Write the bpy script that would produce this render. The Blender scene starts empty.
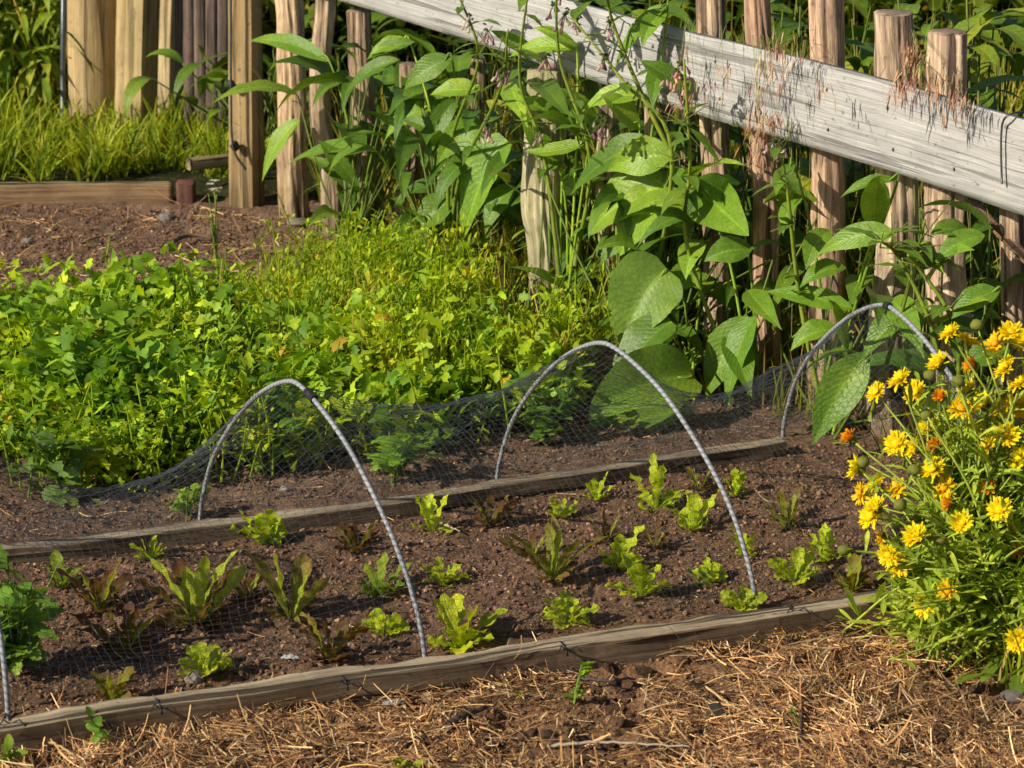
import bpy, math, random
import numpy as np
from mathutils import Vector, Matrix
rng = np.random.default_rng(11)
random.seed(11)
TAU = 2*math.pi
scene = bpy.context.scene
COL = scene.collection
sRGB = lambda r, g, b: tuple((c/255/12.92) if c/255 <= .04045 else ((c/255+.055)/1.055)**2.4 for c in (r, g, b))

# ------------------------------------------------------------------ camera model
F, PITCH, CAMH = 2600.0, math.radians(17.5), 1.7
CAM = np.array([0, 0, CAMH])
FWD = np.array([0, math.cos(PITCH), -math.sin(PITCH)])
UPV = np.array([0, math.sin(PITCH), math.cos(PITCH)])
def ray(x, y):
    return FWD + np.array([1., 0, 0])*((x-512)/F) + UPV*((384-y)/F)
def on_ground(x, y, z=0.0):
    d = ray(x, y); return CAM + d*((z-CAMH)/d[2])
def on_y(x, y, Y):
    d = ray(x, y); return CAM + d*(Y/d[1])
def on_plane(x, y, P, n):
    d = ray(x, y); return CAM + d*(np.dot(P-CAM, n)/np.dot(d, n))
# fence line on the ground
FA = on_ground(295, 222); FB = on_ground(890, 440)
FDIR = (FB-FA)/np.linalg.norm(FB-FA)
FN = np.array([FDIR[1], -FDIR[0], 0.])          # points to the garden side (towards camera)
if FN[1] > 0: FN = -FN
def on_fence(x, y, off=0.0):
    return on_plane(x, y, FA+FN*off, FN)
def unit(v): return v/np.maximum(np.linalg.norm(v, axis=-1, keepdims=True), 1e-9)

# ------------------------------------------------------------------ noise
def _hash(ix, iy, seed):
    h = (ix.astype(np.int64)*374761393 + iy.astype(np.int64)*668265263 + seed*974634777) & 0xffffffff
    h = ((h ^ (h >> 13))*1274126177) & 0xffffffff
    return ((h ^ (h >> 16)) & 0xffff)/65535.0
def vnoise(x, y, seed=0):
    x = np.asarray(x, float); y = np.asarray(y, float)
    ix = np.floor(x); iy = np.floor(y); fx = x-ix; fy = y-iy
    fx = fx*fx*(3-2*fx); fy = fy*fy*(3-2*fy)
    a = _hash(ix, iy, seed); b = _hash(ix+1, iy, seed); c = _hash(ix, iy+1, seed); d = _hash(ix+1, iy+1, seed)
    return (a*(1-fx)+b*fx)*(1-fy) + (c*(1-fx)+d*fx)*fy
def fbm(x, y, seed=0, octs=4):
    s = 0; a = .5
    for o in range(octs):
        s = s + a*vnoise(np.asarray(x)*2**o, np.asarray(y)*2**o, seed+o); a *= .5
    return s

# ------------------------------------------------------------------ object bookkeeping
def tag(o, label=None, cat=None, group=None, kind=None):
    if label: o['label'] = label
    if cat: o['category'] = cat
    if group: o['group'] = group
    if kind: o['kind'] = kind
    return o
def thing(name, loc, label, cat, group=None):
    o = bpy.data.objects.new(name, None); COL.objects.link(o)
    o.empty_display_size = .05
    o.location = tuple(float(c) for c in loc)
    return tag(o, label, cat, group)

class MB:
    """collects batches of vertices / faces; build() links them as one mesh object"""
    def __init__(s): s.v = []; s.f = []; s.uv = []; s.c = []; s.n = 0
    def add(s, v, f, uv=None, col=(1, 1, 1)):
        v = np.asarray(v, float).reshape(-1, 3); f = np.asarray(f, int)
        s.v.append(v); s.f.append(f+s.n)
        s.uv.append(np.zeros((len(v), 2)) if uv is None else np.asarray(uv, float).reshape(-1, 2))
        c = np.asarray(col, float)
        s.c.append(np.broadcast_to(c, (len(v), 3)) if c.ndim == 1 else c.reshape(-1, 3))
        s.n += len(v); return s
    def build(s, name, mat, parent=None, smooth=True, origin=None):
        if origin is None:
            origin = np.array(parent.location) if parent is not None else np.zeros(3)
        v = np.concatenate(s.v) - np.asarray(origin)
        uv = np.concatenate(s.uv); c = np.concatenate(s.c)
        me = bpy.data.meshes.new(name)
        me.vertices.add(len(v)); me.vertices.foreach_set('co', v.astype(np.float32).ravel())
        li = np.concatenate([f.ravel() for f in s.f])
        cnt = np.concatenate([np.full(f.shape[0], f.shape[1]) for f in s.f])
        st = np.concatenate([[0], np.cumsum(cnt)[:-1]])
        me.loops.add(len(li)); me.loops.foreach_set('vertex_index', li.astype(np.int32))
        me.polygons.add(len(cnt)); me.polygons.foreach_set('loop_start', st.astype(np.int32))
        me.update(calc_edges=True)
        me.polygons.foreach_set('use_smooth', np.full(len(cnt), smooth))
        ul = me.uv_layers.new(name='UVMap'); ul.data.foreach_set('uv', uv[li].astype(np.float32).ravel())
        ca = me.color_attributes.new('tint', 'FLOAT_COLOR', 'POINT')
        ca.data.foreach_set('color', np.concatenate([c, np.ones((len(c), 1))], 1).astype(np.float32).ravel())
        me.materials.append(mat)
        o = bpy.data.objects.new(name, me); COL.objects.link(o)
        if parent is not None: o.parent = parent
        else: o.location = tuple(float(q) for q in origin)
        return o

# ------------------------------------------------------------------ shape batches
def grid_faces(N, T, S):
    i = np.arange(T-1)[:, None]*S + np.arange(S-1)[None, :]
    q = np.stack([i, i+1, i+S+1, i+S], -1).reshape(-1, 4)
    return (q[None] + (np.arange(N)*T*S)[:, None, None]).reshape(-1, 4)
def blade(mb, spine, side, nrm, W, prof, ns=2, fold=.15, ruffle=0., rfreq=3., col=(1, 1, 1), col1=None, cpow=1., lob=0., lfreq=4., phase=None):
    N, T, _ = spine.shape
    t = np.linspace(0, 1, T); s = np.linspace(-1, 1, ns+1)
    W = np.broadcast_to(np.asarray(W, float), (N,)); ph = rng.uniform(0, TAU, N) if phase is None else phase
    w = .5*W[:, None, None]*prof(t)[None, :, None]
    sg = np.sign(s)[None, None, :]
    if np.any(lob):
        w = w*(1 + lob*np.sin(TAU*lfreq*t[None, :, None] + ph[:, None, None]*.3 + sg*.8))
    rf = ruffle*np.sin(TAU*rfreq*t[None, :, None] + ph[:, None, None] + sg*1.9)*np.abs(s)[None, None, :]**2
    off = fold*np.abs(s)[None, None, :] + rf
    P = spine[:, :, None, :] + side[:, :, None, :]*(s[None, None, :, None]*w[..., None]) + nrm[:, :, None, :]*((w*off)[..., None])
    uv = np.stack(np.broadcast_arrays(t[None, :, None], (s*.5+.5)[None, None, :]), -1)
    uv = np.broadcast_to(uv, (N, T, ns+1, 2))
    c0 = np.broadcast_to(np.asarray(col, float), (N, 3))
    c1 = c0 if col1 is None else np.broadcast_to(np.asarray(col1, float), (N, 3))
    tt = (t**cpow)[None, :, None, None]
    C = c0[:, None, None, :]*(1-tt) + c1[:, None, None, :]*tt
    C = np.broadcast_to(C, (N, T, ns+1, 3))
    mb.add(P, grid_faces(N, T, ns+1), uv, C.reshape(-1, 3))
def leaves(mb, base, az, pitch, L, W, droop, prof, nl=6, roll=0., **kw):
    base = np.asarray(base, float).reshape(-1, 3); N = len(base)
    b = lambda q: np.broadcast_to(np.asarray(q, float), (N,))
    az, pitch, L, droop, roll = map(b, (az, pitch, L, droop, roll))
    t = np.linspace(0, 1, nl+1)
    th = pitch[:, None] - droop[:, None]*t[None]
    h = np.stack([np.cos(az), np.sin(az), 0*az], -1)[:, None, :]
    z = np.array([0, 0, 1.])[None, None, :]
    T = np.cos(th)[..., None]*h + np.sin(th)[..., None]*z
    n = -np.sin(th)[..., None]*h + np.cos(th)[..., None]*z
    step = .5*(T[:, 1:]+T[:, :-1])*(L/nl)[:, None, None]
    sp = np.concatenate([base[:, None, :], base[:, None, :]+np.cumsum(step, 1)], 1)
    sd = np.broadcast_to(np.stack([-np.sin(az), np.cos(az), 0*az], -1)[:, None, :], T.shape)
    cr = np.cos(roll)[:, None, None]; sr = np.sin(roll)[:, None, None]
    blade(mb, sp, cr*sd+sr*n, cr*n-sr*sd, W, prof, **kw)
def tubes(mb, pts, rad, ns=5, col=(1, 1, 1), cap=True):
    """pts (N,T,3), rad (N,T) or (T,)"""
    pts = np.asarray(pts, float)
    if pts.ndim == 2: pts = pts[None]
    N, T, _ = pts.shape
    rad = np.broadcast_to(np.asarray(rad, float), (N, T))
    tan = unit(np.gradient(pts, axis=1))
    ref = np.where(np.abs(tan[..., 2:3]) > .9, np.array([1., 0, 0]), np.array([0, 0, 1.]))
    a = unit(np.cross(tan, ref)); bb = np.cross(tan, a)
    an = np.arange(ns+1)/ns*TAU
    P = pts[:, :, None, :] + rad[:, :, None, None]*(np.cos(an)[None, None, :, None]*a[:, :, None, :] + np.sin(an)[None, None, :, None]*bb[:, :, None, :])
    d = np.concatenate([np.zeros((N, 1)), np.cumsum(np.linalg.norm(np.diff(pts, axis=1), axis=-1), 1)], 1)
    uv = np.stack([np.broadcast_to(d[:, :, None], (N, T, ns+1)), np.broadcast_to(an/TAU, (N, T, ns+1))], -1)
    c = np.asarray(col, float)
    if c.ndim == 2: c = np.broadcast_to(c[:, None, None, :], (N, T, ns+1, 3)).reshape(-1, 3)
    mb.add(P, grid_faces(N, T, ns+1), uv, c)
    if cap:
        for e in (0, T-1):
            idx = np.arange(N)[:, None]*T*(ns+1) + e*(ns+1) + np.arange(ns)[None]
            mb.f.append(idx + mb.n - N*T*(ns+1))
def curve_pts(P, n=12):
    """Catmull-Rom through the control points P"""
    P = np.asarray(P, float)
    if len(P) == 2: return P[0] + (P[1]-P[0])*np.linspace(0, 1, n)[:, None]
    Q = np.concatenate([[2*P[0]-P[1]], P, [2*P[-1]-P[-2]]])
    m = len(P)-1; u = np.linspace(0, m, n); i = np.minimum(u.astype(int), m-1); f = (u-i)[:, None]
    p0, p1, p2, p3 = Q[i], Q[i+1], Q[i+2], Q[i+3]
    return .5*(2*p1 + (p2-p0)*f + (2*p0-5*p1+4*p2-p3)*f*f + (3*p1-p0-3*p2+p3)*f**3)
# profiles
prof_lance = lambda t: np.sin(np.pi*np.clip(t, .0, 1)**.72)**1.15*.98 + .03*(1-t)
prof_ovate = lambda t: np.sin(np.pi*np.clip(t*.97+.03, 0, 1)**.62)**.75
prof_grass = lambda t: (1-t)**.6*(.55+.45*np.minimum(t*6, 1))
prof_straw = lambda t: 1-.3*t
prof_spat = lambda t: (.22+.78*np.clip((t-.06)/.5, 0, 1)**1.1)*np.sqrt(np.clip((1-t)/.22, 0, 1))**.9
prof_petal = lambda t: (.45+.55*np.minimum(t*2.5, 1))*np.sqrt(np.clip((1.02-t)/.18, 0, 1))
prof_cala = lambda t: (.3+.7*np.clip(t/.65, 0, 1))*np.sqrt(np.clip((1-t)/.3, 0, 1))
prof_even = lambda t: .2+.8*np.sin(np.pi*np.clip(t*.95+.02, 0, 1))
ICO = None
def ico():
    p = (1+5**.5)/2
    v = np.array([(-1, p, 0), (1, p, 0), (-1, -p, 0), (1, -p, 0), (0, -1, p), (0, 1, p), (0, -1, -p), (0, 1, -p), (p, 0, -1), (p, 0, 1), (-p, 0, -1), (-p, 0, 1)])/math.sqrt(1+p*p)
    f = np.array([(0, 11, 5), (0, 5, 1), (0, 1, 7), (0, 7, 10), (0, 10, 11), (1, 5, 9), (5, 11, 4), (11, 10, 2), (10, 7, 6), (7, 1, 8), (3, 9, 4), (3, 4, 2), (3, 2, 6), (3, 6, 8), (3, 8, 9), (4, 9, 5), (2, 4, 11), (6, 2, 10), (8, 6, 7), (9, 8, 1)])
    return v, f
ICO = ico()
def ico2():
    v, f = ICO; V = list(map(tuple, v)); cache = {}; nf = []
    def mid(a, b):
        k = (min(a, b), max(a, b))
        if k not in cache:
            m = (np.array(V[a])+np.array(V[b]))/2; V.append(tuple(m/np.linalg.norm(m))); cache[k] = len(V)-1
        return cache[k]
    for a, b, c in f:
        ab, bc, ca = mid(a, b), mid(b, c), mid(c, a); nf += [(a, ab, ca), (b, bc, ab), (c, ca, bc), (ab, bc, ca)]
    return np.array(V), np.array(nf)
ICO2 = ico2()
def lumps(mb, pos, size, col, flat=.7):
    v, f = ICO; N = len(pos)
    M = np.linalg.qr(rng.normal(size=(N, 3, 3)))[0]
    sc = size[:, None]*rng.uniform(.6, 1.25, (N, 3))
    V = v[None]*(1+rng.uniform(-.28, .28, (N, 12, 1)))
    V = np.einsum('nij,nkj->nki', M, V*sc[:, None, :])
    V[..., 2] *= flat
    V += pos[:, None, :]
    mb.add(V, (f[None]+(np.arange(N)*12)[:, None, None]).reshape(-1, 3), None, np.repeat(col, 12, 0))
def inpoly(x, y, poly):
    poly = np.asarray(poly); inside = np.zeros(np.shape(x), bool); j = len(poly)-1
    for i in range(len(poly)):
        xi, yi = poly[i][:2]; xj, yj = poly[j][:2]
        c = ((yi > y) != (yj > y)) & (x < (xj-xi)*(y-yi)/(yj-yi+1e-12)+xi)
        inside ^= c; j = i
    return inside
def scatter(poly, n):
    poly = np.asarray(poly)[:, :2]; lo = poly.min(0); hi = poly.max(0); out = np.zeros((0, 2))
    while len(out) < n:
        p = rng.uniform(lo, hi, (n*2, 2)); out = np.concatenate([out, p[inpoly(p[:, 0], p[:, 1], poly)]])
    return out[:n]
gpoly = lambda pts: np.array([on_ground(*p)[:2] for p in pts])

# ------------------------------------------------------------------ materials
def new_mat(name):
    m = bpy.data.materials.new(name); m.use_nodes = True; nt = m.node_tree; nt.nodes.clear()
    out = nt.nodes.new('ShaderNodeOutputMaterial')
    return m, nt, out
def N(nt, t, **kw):
    n = nt.nodes.new(t)
    for k, v in kw.items():
        if k in n.inputs.keys() if hasattr(n.inputs, 'keys') else False: n.inputs[k].default_value = v
        else: setattr(n, k, v)
    return n
def math_n(nt, op, a, b=None, c=None):
    n = nt.nodes.new('ShaderNodeMath'); n.operation = op
    for i, q in enumerate((a, b, c)):
        if q is None: continue
        if isinstance(q, (int, float)): n.inputs[i].default_value = q
        else: nt.links.new(q, n.inputs[i])
    return n.outputs[0]
def mixc(nt, fac, a, b, mode='MIX'):
    n = nt.nodes.new('ShaderNodeMix'); n.data_type = 'RGBA'; n.blend_type = mode
    for i, q in ((0, fac), (6, a), (7, b)):
        if isinstance(q, (int, float)): n.inputs[i].default_value = q
        elif isinstance(q, tuple): n.inputs[i].default_value = (*q[:3], 1)
        else: nt.links.new(q, n.inputs[i])
    return n.outputs[2]
def ramp(nt, fac, stops):
    n = nt.nodes.new('ShaderNodeValToRGB'); nt.links.new(fac, n.inputs[0])
    e = n.color_ramp.elements
    while len(e) < len(stops): e.new(.5)
    for el, (p, c) in zip(e, stops): el.position = p; el.color = (*c, 1)
    return n.outputs[0]
def noise(nt, vec, scale, detail=4, rough=.6):
    n = nt.nodes.new('ShaderNodeTexNoise'); n.inputs['Scale'].default_value = scale
    n.inputs['Detail'].default_value = detail; n.inputs['Roughness'].default_value = rough
    if vec is not None: nt.links.new(vec, n.inputs['Vector'])
    return n.outputs['Fac']
def bump(nt, h, strength, dist):
    n = nt.nodes.new('ShaderNodeBump'); n.inputs['Strength'].default_value = strength; n.inputs['Distance'].default_value = dist
    nt.links.new(h, n.inputs['Height']); return n.outputs[0]
def tint(nt):
    n = nt.nodes.new('ShaderNodeAttribute'); n.attribute_name = 'tint'; return n.outputs['Color']
def leaf_mat(name, trans=.3, rough=.42, veins=0, nscale=60, vcol=1.5, nbump=.3, spec=.4, warm=(1.32, 1.17, .85)):
    m, nt, out = new_mat(name)
    tc = nt.nodes.new('ShaderNodeTexCoord'); geo = nt.nodes.new('ShaderNodeNewGeometry')
    col = mixc(nt, 1., tint(nt), warm, 'MULTIPLY')
    nz = noise(nt, tc.outputs['Object'], nscale, 3)
    col = mixc(nt, 1., col, ramp(nt, nz, [(.3, (.72, .76, .7)), (.7, (1.18, 1.14, 1.2))]), 'MULTIPLY')
    h = nz
    bl = noise(nt, tc.outputs['Object'], 9., 4, .6)
    col = mixc(nt, 1., col, ramp(nt, bl, [(.3, (.72, .8, .8)), (.55, (1., 1., 1.)), (.74, (1.5, 1.22, .9))]), 'MULTIPLY')
    sep = nt.nodes.new('ShaderNodeSeparateXYZ'); nt.links.new(tc.outputs['UV'], sep.inputs[0])
    u, v = sep.outputs[0], sep.outputs[1]
    av = math_n(nt, 'ABSOLUTE', math_n(nt, 'SUBTRACT', v, .5))
    mid = math_n(nt, 'LESS_THAN', av, .035 if veins else .06)
    if veins:
        ph = math_n(nt, 'SUBTRACT', math_n(nt, 'MULTIPLY', u, float(veins)), math_n(nt, 'MULTIPLY', av, veins*.55))
        sv = math_n(nt, 'ABSOLUTE', math_n(nt, 'SINE', math_n(nt, 'MULTIPLY', ph, math.pi)))
        vn = math_n(nt, 'POWER', math_n(nt, 'SUBTRACT', 1., sv), 5.)
        col = mixc(nt, math_n(nt, 'MULTIPLY', vn, .22), col, mixc(nt, 1., col, (1.5, 1.35, 1.3), 'MULTIPLY'))
        h = math_n(nt, 'ADD', math_n(nt, 'MULTIPLY', nz, .7), math_n(nt, 'MULTIPLY', sv, .18))
    col = mixc(nt, math_n(nt, 'MULTIPLY', mid, .5), col, mixc(nt, 1., col, (vcol, vcol*.95, vcol), 'MULTIPLY'))
    p = nt.nodes.new('ShaderNodeBsdfPrincipled'); p.inputs['Roughness'].default_value = rough
    p.inputs['Specular IOR Level'].default_value = spec
    nt.links.new(col, p.inputs['Base Color'])
    if nbump: nt.links.new(bump(nt, h, nbump, .004), p.inputs['Normal'])
    tr = nt.nodes.new('ShaderNodeBsdfTranslucent')
    nt.links.new(mixc(nt, 1., col, (1.35, 1.25, .5), 'MULTIPLY'), tr.inputs['Color'])
    mx = nt.nodes.new('ShaderNodeMixShader'); mx.inputs[0].default_value = trans
    nt.links.new(p.outputs[0], mx.inputs[1]); nt.links.new(tr.outputs[0], mx.inputs[2]); nt.links.new(mx.outputs[0], out.inputs[0])
    return m
def tint_mat(name, rough=.8, nscale=80, lo=.65, hi=1.3, nb=.5, bd=.004, spec=.2):
    m, nt, out = new_mat(name)
    tc = nt.nodes.new('ShaderNodeTexCoord')
    nz = noise(nt, tc.outputs['Object'], nscale, 5, .65)
    col = mixc(nt, 1., tint(nt), ramp(nt, nz, [(.3, (lo,)*3), (.7, (hi,)*3)]), 'MULTIPLY')
    p = nt.nodes.new('ShaderNodeBsdfPrincipled'); p.inputs['Roughness'].default_value = rough; p.inputs['Specular IOR Level'].default_value = spec
    nt.links.new(col, p.inputs['Base Color'])
    if nb: nt.links.new(bump(nt, nz, nb, bd), p.inputs['Normal'])
    nt.links.new(p.outputs[0], out.inputs[0]); return m
def wood_mat(name, dark, mid, light, su=2.5, sv=60., crack=.5, moss=0., patch=.4, mosscol=(.12, .14, .05)):
    """grain runs along U (metres), V is metres around the section"""
    m, nt, out = new_mat(name)
    tc = nt.nodes.new('ShaderNodeTexCoord'); oi = nt.nodes.new('ShaderNodeObjectInfo')
    sep = nt.nodes.new('ShaderNodeSeparateXYZ'); nt.links.new(tc.outputs['UV'], sep.inputs[0])
    def vec(a, b):
        c = nt.nodes.new('ShaderNodeCombineXYZ')
        nt.links.new(math_n(nt, 'MULTIPLY', sep.outputs[0], a), c.inputs[0]); nt.links.new(math_n(nt, 'MULTIPLY', sep.outputs[1], b), c.inputs[1])
        nt.links.new(math_n(nt, 'MULTIPLY', oi.outputs['Random'], 50.), c.inputs[2]); return c.outputs[0]
    wp = noise(nt, vec(5., 16.), 1., 2, .5)
    wv = nt.nodes.new('ShaderNodeCombineXYZ'); nt.links.new(math_n(nt, 'MULTIPLY', wp, sv*.012), wv.inputs[1])
    def warp(q):
        n = nt.nodes.new('ShaderNodeVectorMath'); nt.links.new(q, n.inputs[0]); nt.links.new(wv.outputs[0], n.inputs[1]); return n.outputs[0]
    g1 = noise(nt, warp(vec(su, sv)), 1., 6, .65)
    g2 = noise(nt, warp(vec(su*3, sv*3.5)), 1., 6, .7)
    pt = noise(nt, vec(9., 14.), 1., 4, .6)
    g = math_n(nt, 'ADD', math_n(nt, 'MULTIPLY', g1, .62), math_n(nt, 'MULTIPLY', g2, .38))
    col = ramp(nt, g, [(.36, dark), (.5, mid), (.64, light)])
    col = mixc(nt, patch, col, mixc(nt, 1., col, ramp(nt, pt, [(.32, (.45, .42, .4)), (.55, (1.05, 1.0, .95)), (.75, (1.3, 1.25, 1.15))]), 'MULTIPLY'))
    ck = noise(nt, vec(1.6, 38.), 1., 3, .5)
    ckm = ramp(nt, ck, [(.59, (0, 0, 0)), (.63, (1, 1, 1))])
    col = mixc(nt, math_n(nt, 'MULTIPLY', ckm, crack), col, (.02, .014, .01))
    spk = noise(nt, vec(55., 75.), 1., 3, .6)
    col = mixc(nt, math_n(nt, 'MULTIPLY', ramp(nt, spk, [(.64, (0, 0, 0)), (.7, (1, 1, 1))]), .55), col, (.07, .055, .045))
    if moss:
        mm = noise(nt, vec(14., 22.), 1., 5, .65)
        col = mixc(nt, math_n(nt, 'MULTIPLY', ramp(nt, mm, [(.48, (0, 0, 0)), (.62, (1, 1, 1))]), moss), col, mosscol)
    col = mixc(nt, 1., col, tint(nt), 'MULTIPLY')
    p = nt.nodes.new('ShaderNodeBsdfPrincipled'); p.inputs['Roughness'].default_value = .85; p.inputs['Specular IOR Level'].default_value = .15
    nt.links.new(col, p.inputs['Base Color'])
    h = math_n(nt, 'SUBTRACT', g, math_n(nt, 'MULTIPLY', ckm, crack))
    nt.links.new(bump(nt, h, .8, .006), p.inputs['Normal'])
    nt.links.new(p.outputs[0], out.inputs[0]); return m
def plain_mat(name, col, rough=.5, metal=0.):
    m, nt, out = new_mat(name); tc = nt.nodes.new('ShaderNodeTexCoord')
    nz = noise(nt, tc.outputs['Object'], 90, 4)
    p = nt.nodes.new('ShaderNodeBsdfPrincipled'); p.inputs['Roughness'].default_value = rough; p.inputs['Metallic'].default_value = metal
    nt.links.new(mixc(nt, 1., tuple(col), ramp(nt, nz, [(.3, (.7,)*3), (.7, (1.25,)*3)]), 'MULTIPLY'), p.inputs['Base Color'])
    nt.links.new(p.outputs[0], out.inputs[0]); return m
def hoop_mat():
    m, nt, out = new_mat('braided_hose'); tc = nt.nodes.new('ShaderNodeTexCoord')
    sep = nt.nodes.new('ShaderNodeSeparateXYZ'); nt.links.new(tc.outputs['UV'], sep.inputs[0])
    ph = math_n(nt, 'ADD', math_n(nt, 'MULTIPLY', sep.outputs[0], 82.), sep.outputs[1])
    fr = math_n(nt, 'FRACT', ph)
    band = math_n(nt, 'LESS_THAN', fr, .36)
    nz = noise(nt, tc.outputs['Object'], 30, 4)
    base = mixc(nt, nz, (.24, .25, .29), (.42, .43, .47))
    col = mixc(nt, math_n(nt, 'MULTIPLY', band, .42), base, (.06, .065, .08))
    p = nt.nodes.new('ShaderNodeBsdfPrincipled'); p.inputs['Roughness'].default_value = .55
    nt.links.new(col, p.inputs['Base Color'])
    nt.links.new(bump(nt, math_n(nt, 'PINGPONG', fr, .5), .6, .003), p.inputs['Normal'])
    nt.links.new(p.outputs[0], out.inputs[0]); return m
M_SOIL = tint_mat('soil', .95, 130, .5, 1.45, 1., .008, .1)
M_CRUMB = tint_mat('soil_crumb', .95, 200, .6, 1.35, .6, .004, .1)
M_STRAW = tint_mat('straw', .7, 60, .75, 1.2, 0, spec=.25)
M_STONE = tint_mat('stone', .85, 90, .7, 1.2, .4, .002)
M_HERB = leaf_mat('herb_leaf', .4, .5, 0, 40, 1.25, .15, .25, (1.22, 1.15, .85))
M_GRASS = leaf_mat('grass_blade', .45, .5, 0, 25, 1.1, 0, .2)
M_COMF = leaf_mat('comfrey_leaf', .27, .4, 13, 150, 1.7, .5, .38, (1.12, 1.08, .85))
M_LETT = leaf_mat('lettuce_leaf', .42, .5, 7, 70, 1.45, .4, .2, (1.14, 1.14, .85))
M_CAL = leaf_mat('calendula_leaf', .3, .6, 0, 60, 1.3, .2, .15)
M_STEM = leaf_mat('green_stem', .08, .5, 0, 60, 1., .2)
M_PETAL = leaf_mat('petal', .3, .5, 0, 200, 1.05, .15, .2, (1, 1, 1))
M_DISC = tint_mat('flower_disc', .8, 400, .6, 1.3, .8, .002)
M_BELL = leaf_mat('bell_flower', .4, .5, 0, 100, 1.1, 0, .2, (1, 1, 1))
M_NET = plain_mat('net_strand', (.055, .06, .07), .5)
M_WIRE = plain_mat('wire', (.12, .13, .15), .4, .6)
M_TIE = plain_mat('dark_tie', (.02, .02, .022), .6)
M_HOOP = hoop_mat()
M_RAIL = wood_mat('silvered_board', (.32, .31, .308), (.51, .5, .5), (.66, .65, .65), 3., 230, .4, 0, .3)
M_PICK = wood_mat('split_stake', (.18, .125, .095), (.48, .385, .305), (.78, .68, .57), 7., 90, .75, .25, .75, (.3, .27, .23))
M_MOSSY = wood_mat('mossy_stake', (.2, .17, .1), (.42, .37, .26), (.6, .55, .42), 3., 70, .4, .5, .5)
M_TAN = wood_mat('tan_post', (.3, .22, .12), (.48, .375, .225), (.6, .49, .32), 1.5, 60, .5, 0, .4)
M_GREYP = wood_mat('grey_paling', (.09, .07, .065), (.2, .165, .15), (.34, .29, .26), 2.5, 60, .6, 0, .5)
M_EDGE = wood_mat('edging_board', (.17, .13, .095), (.4, .33, .25), (.62, .54, .43), 2., 110, .8, 0, .5)
M_RED = wood_mat('reddish_block', (.13, .06, .05), (.26, .14, .12), (.4, .26, .22), 3., 60, .5, 0, .4)

# ------------------------------------------------------------------ the ground: one sheet to the horizon
FRONT_PX = [(-120, 737), (0, 722), (80, 708), (150, 697), (245, 685), (342, 671), (455, 657), (555, 640), (684, 622), (790, 606), (897, 590)]
BACK_PX = [(-60, 552), (0, 544), (100, 534), (200, 521), (300, 509), (400, 496), (502, 479), (580, 468), (659, 455), (720, 446), (782, 436)]
FRONT = np.array([on_ground(x, y+3, .04) for x, y in FRONT_PX])
BACK = np.array([on_ground(x, y+3, .03) for x, y in BACK_PX])
def line_y(P, x):
    return np.interp(x, P[:, 0], P[:, 1])
def ext(P, x):
    a = (P[-1, 1]-P[-2, 1])/(P[-1, 0]-P[-2, 0])
    return np.where(x > P[-1, 0], P[-1, 1]+(x-P[-1, 0])*.36, line_y(P, x))
def ground_z(x, y):
    x = np.asarray(x, float); y = np.asarray(y, float)
    bed = (y > ext(FRONT, x)+.03)
    lump = (fbm(x*9, y*9, 3, 3)-.44)*.03 + (fbm(x*34, y*34, 9, 3)-.44)*.022
    fine = np.abs(fbm(x*75, y*75, 5, 2)-.38)*.02
    z = lump*np.where(bed, .8, .9) + fine*np.where(bed, 1., .8) - .006
    z = z + np.where(bed, 0, (fbm(x*13+3, y*13, 63, 2)-.4)*.055)
    near = np.minimum(np.abs(y-ext(FRONT, x)), np.abs(y-ext(BACK, x)))
    return z*np.clip((7.8-y)/.8+.3, .3, 1)*np.clip(near/.05, .35, 1)
def axis(lo, hi, step, far):
    a = np.arange(lo, hi+step, step); e = []; s = step; p = hi
    while p < far: s *= 1.35; p += s; e.append(p)
    e2 = []; s = step; p = lo
    while p > -far: s *= 1.35; p -= s; e2.append(p)
    return np.concatenate([e2[::-1], a, e])
gx = axis(-1.55, 1.35, .0085, 300); gy = axis(3.35, 7.4, .0085, 300)
X, Y = np.meshgrid(gx, gy)
Zg = ground_z(X, Y)
c_mulch = np.array([.3, .165, .085]); c_bed = np.array([.23, .134, .084]); c_back = np.array([.25, .155, .105]); c_grass = np.array([.05, .05, .02])
m = np.clip((ext(FRONT, X)-Y)/.04+.5 + (fbm(X*12, Y*12, 41, 3)-.47)*3, 0, 1)[..., None]
gcol = c_bed*(1-m)+c_mulch*m
m = np.clip((Y-ext(BACK, X))/.1, 0, 1)[..., None]; gcol = gcol*(1-m)+c_back*m
m = np.clip((Y-7.1)/.05, 0, 1)[..., None]; gcol = gcol*(1-m)+c_grass*m
gcol = gcol*(.6+.85*fbm(X*45, Y*45, 21, 3))[..., None]*(.75+.5*fbm(X*5, Y*5, 77, 2))[..., None]
g = MB().add(np.stack([X, Y, Zg], -1), grid_faces(1, len(gy), len(gx)), np.stack([X, Y], -1), gcol.reshape(-1, 3))
tag(g.build('ground', M_SOIL), kind='structure')

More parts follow.
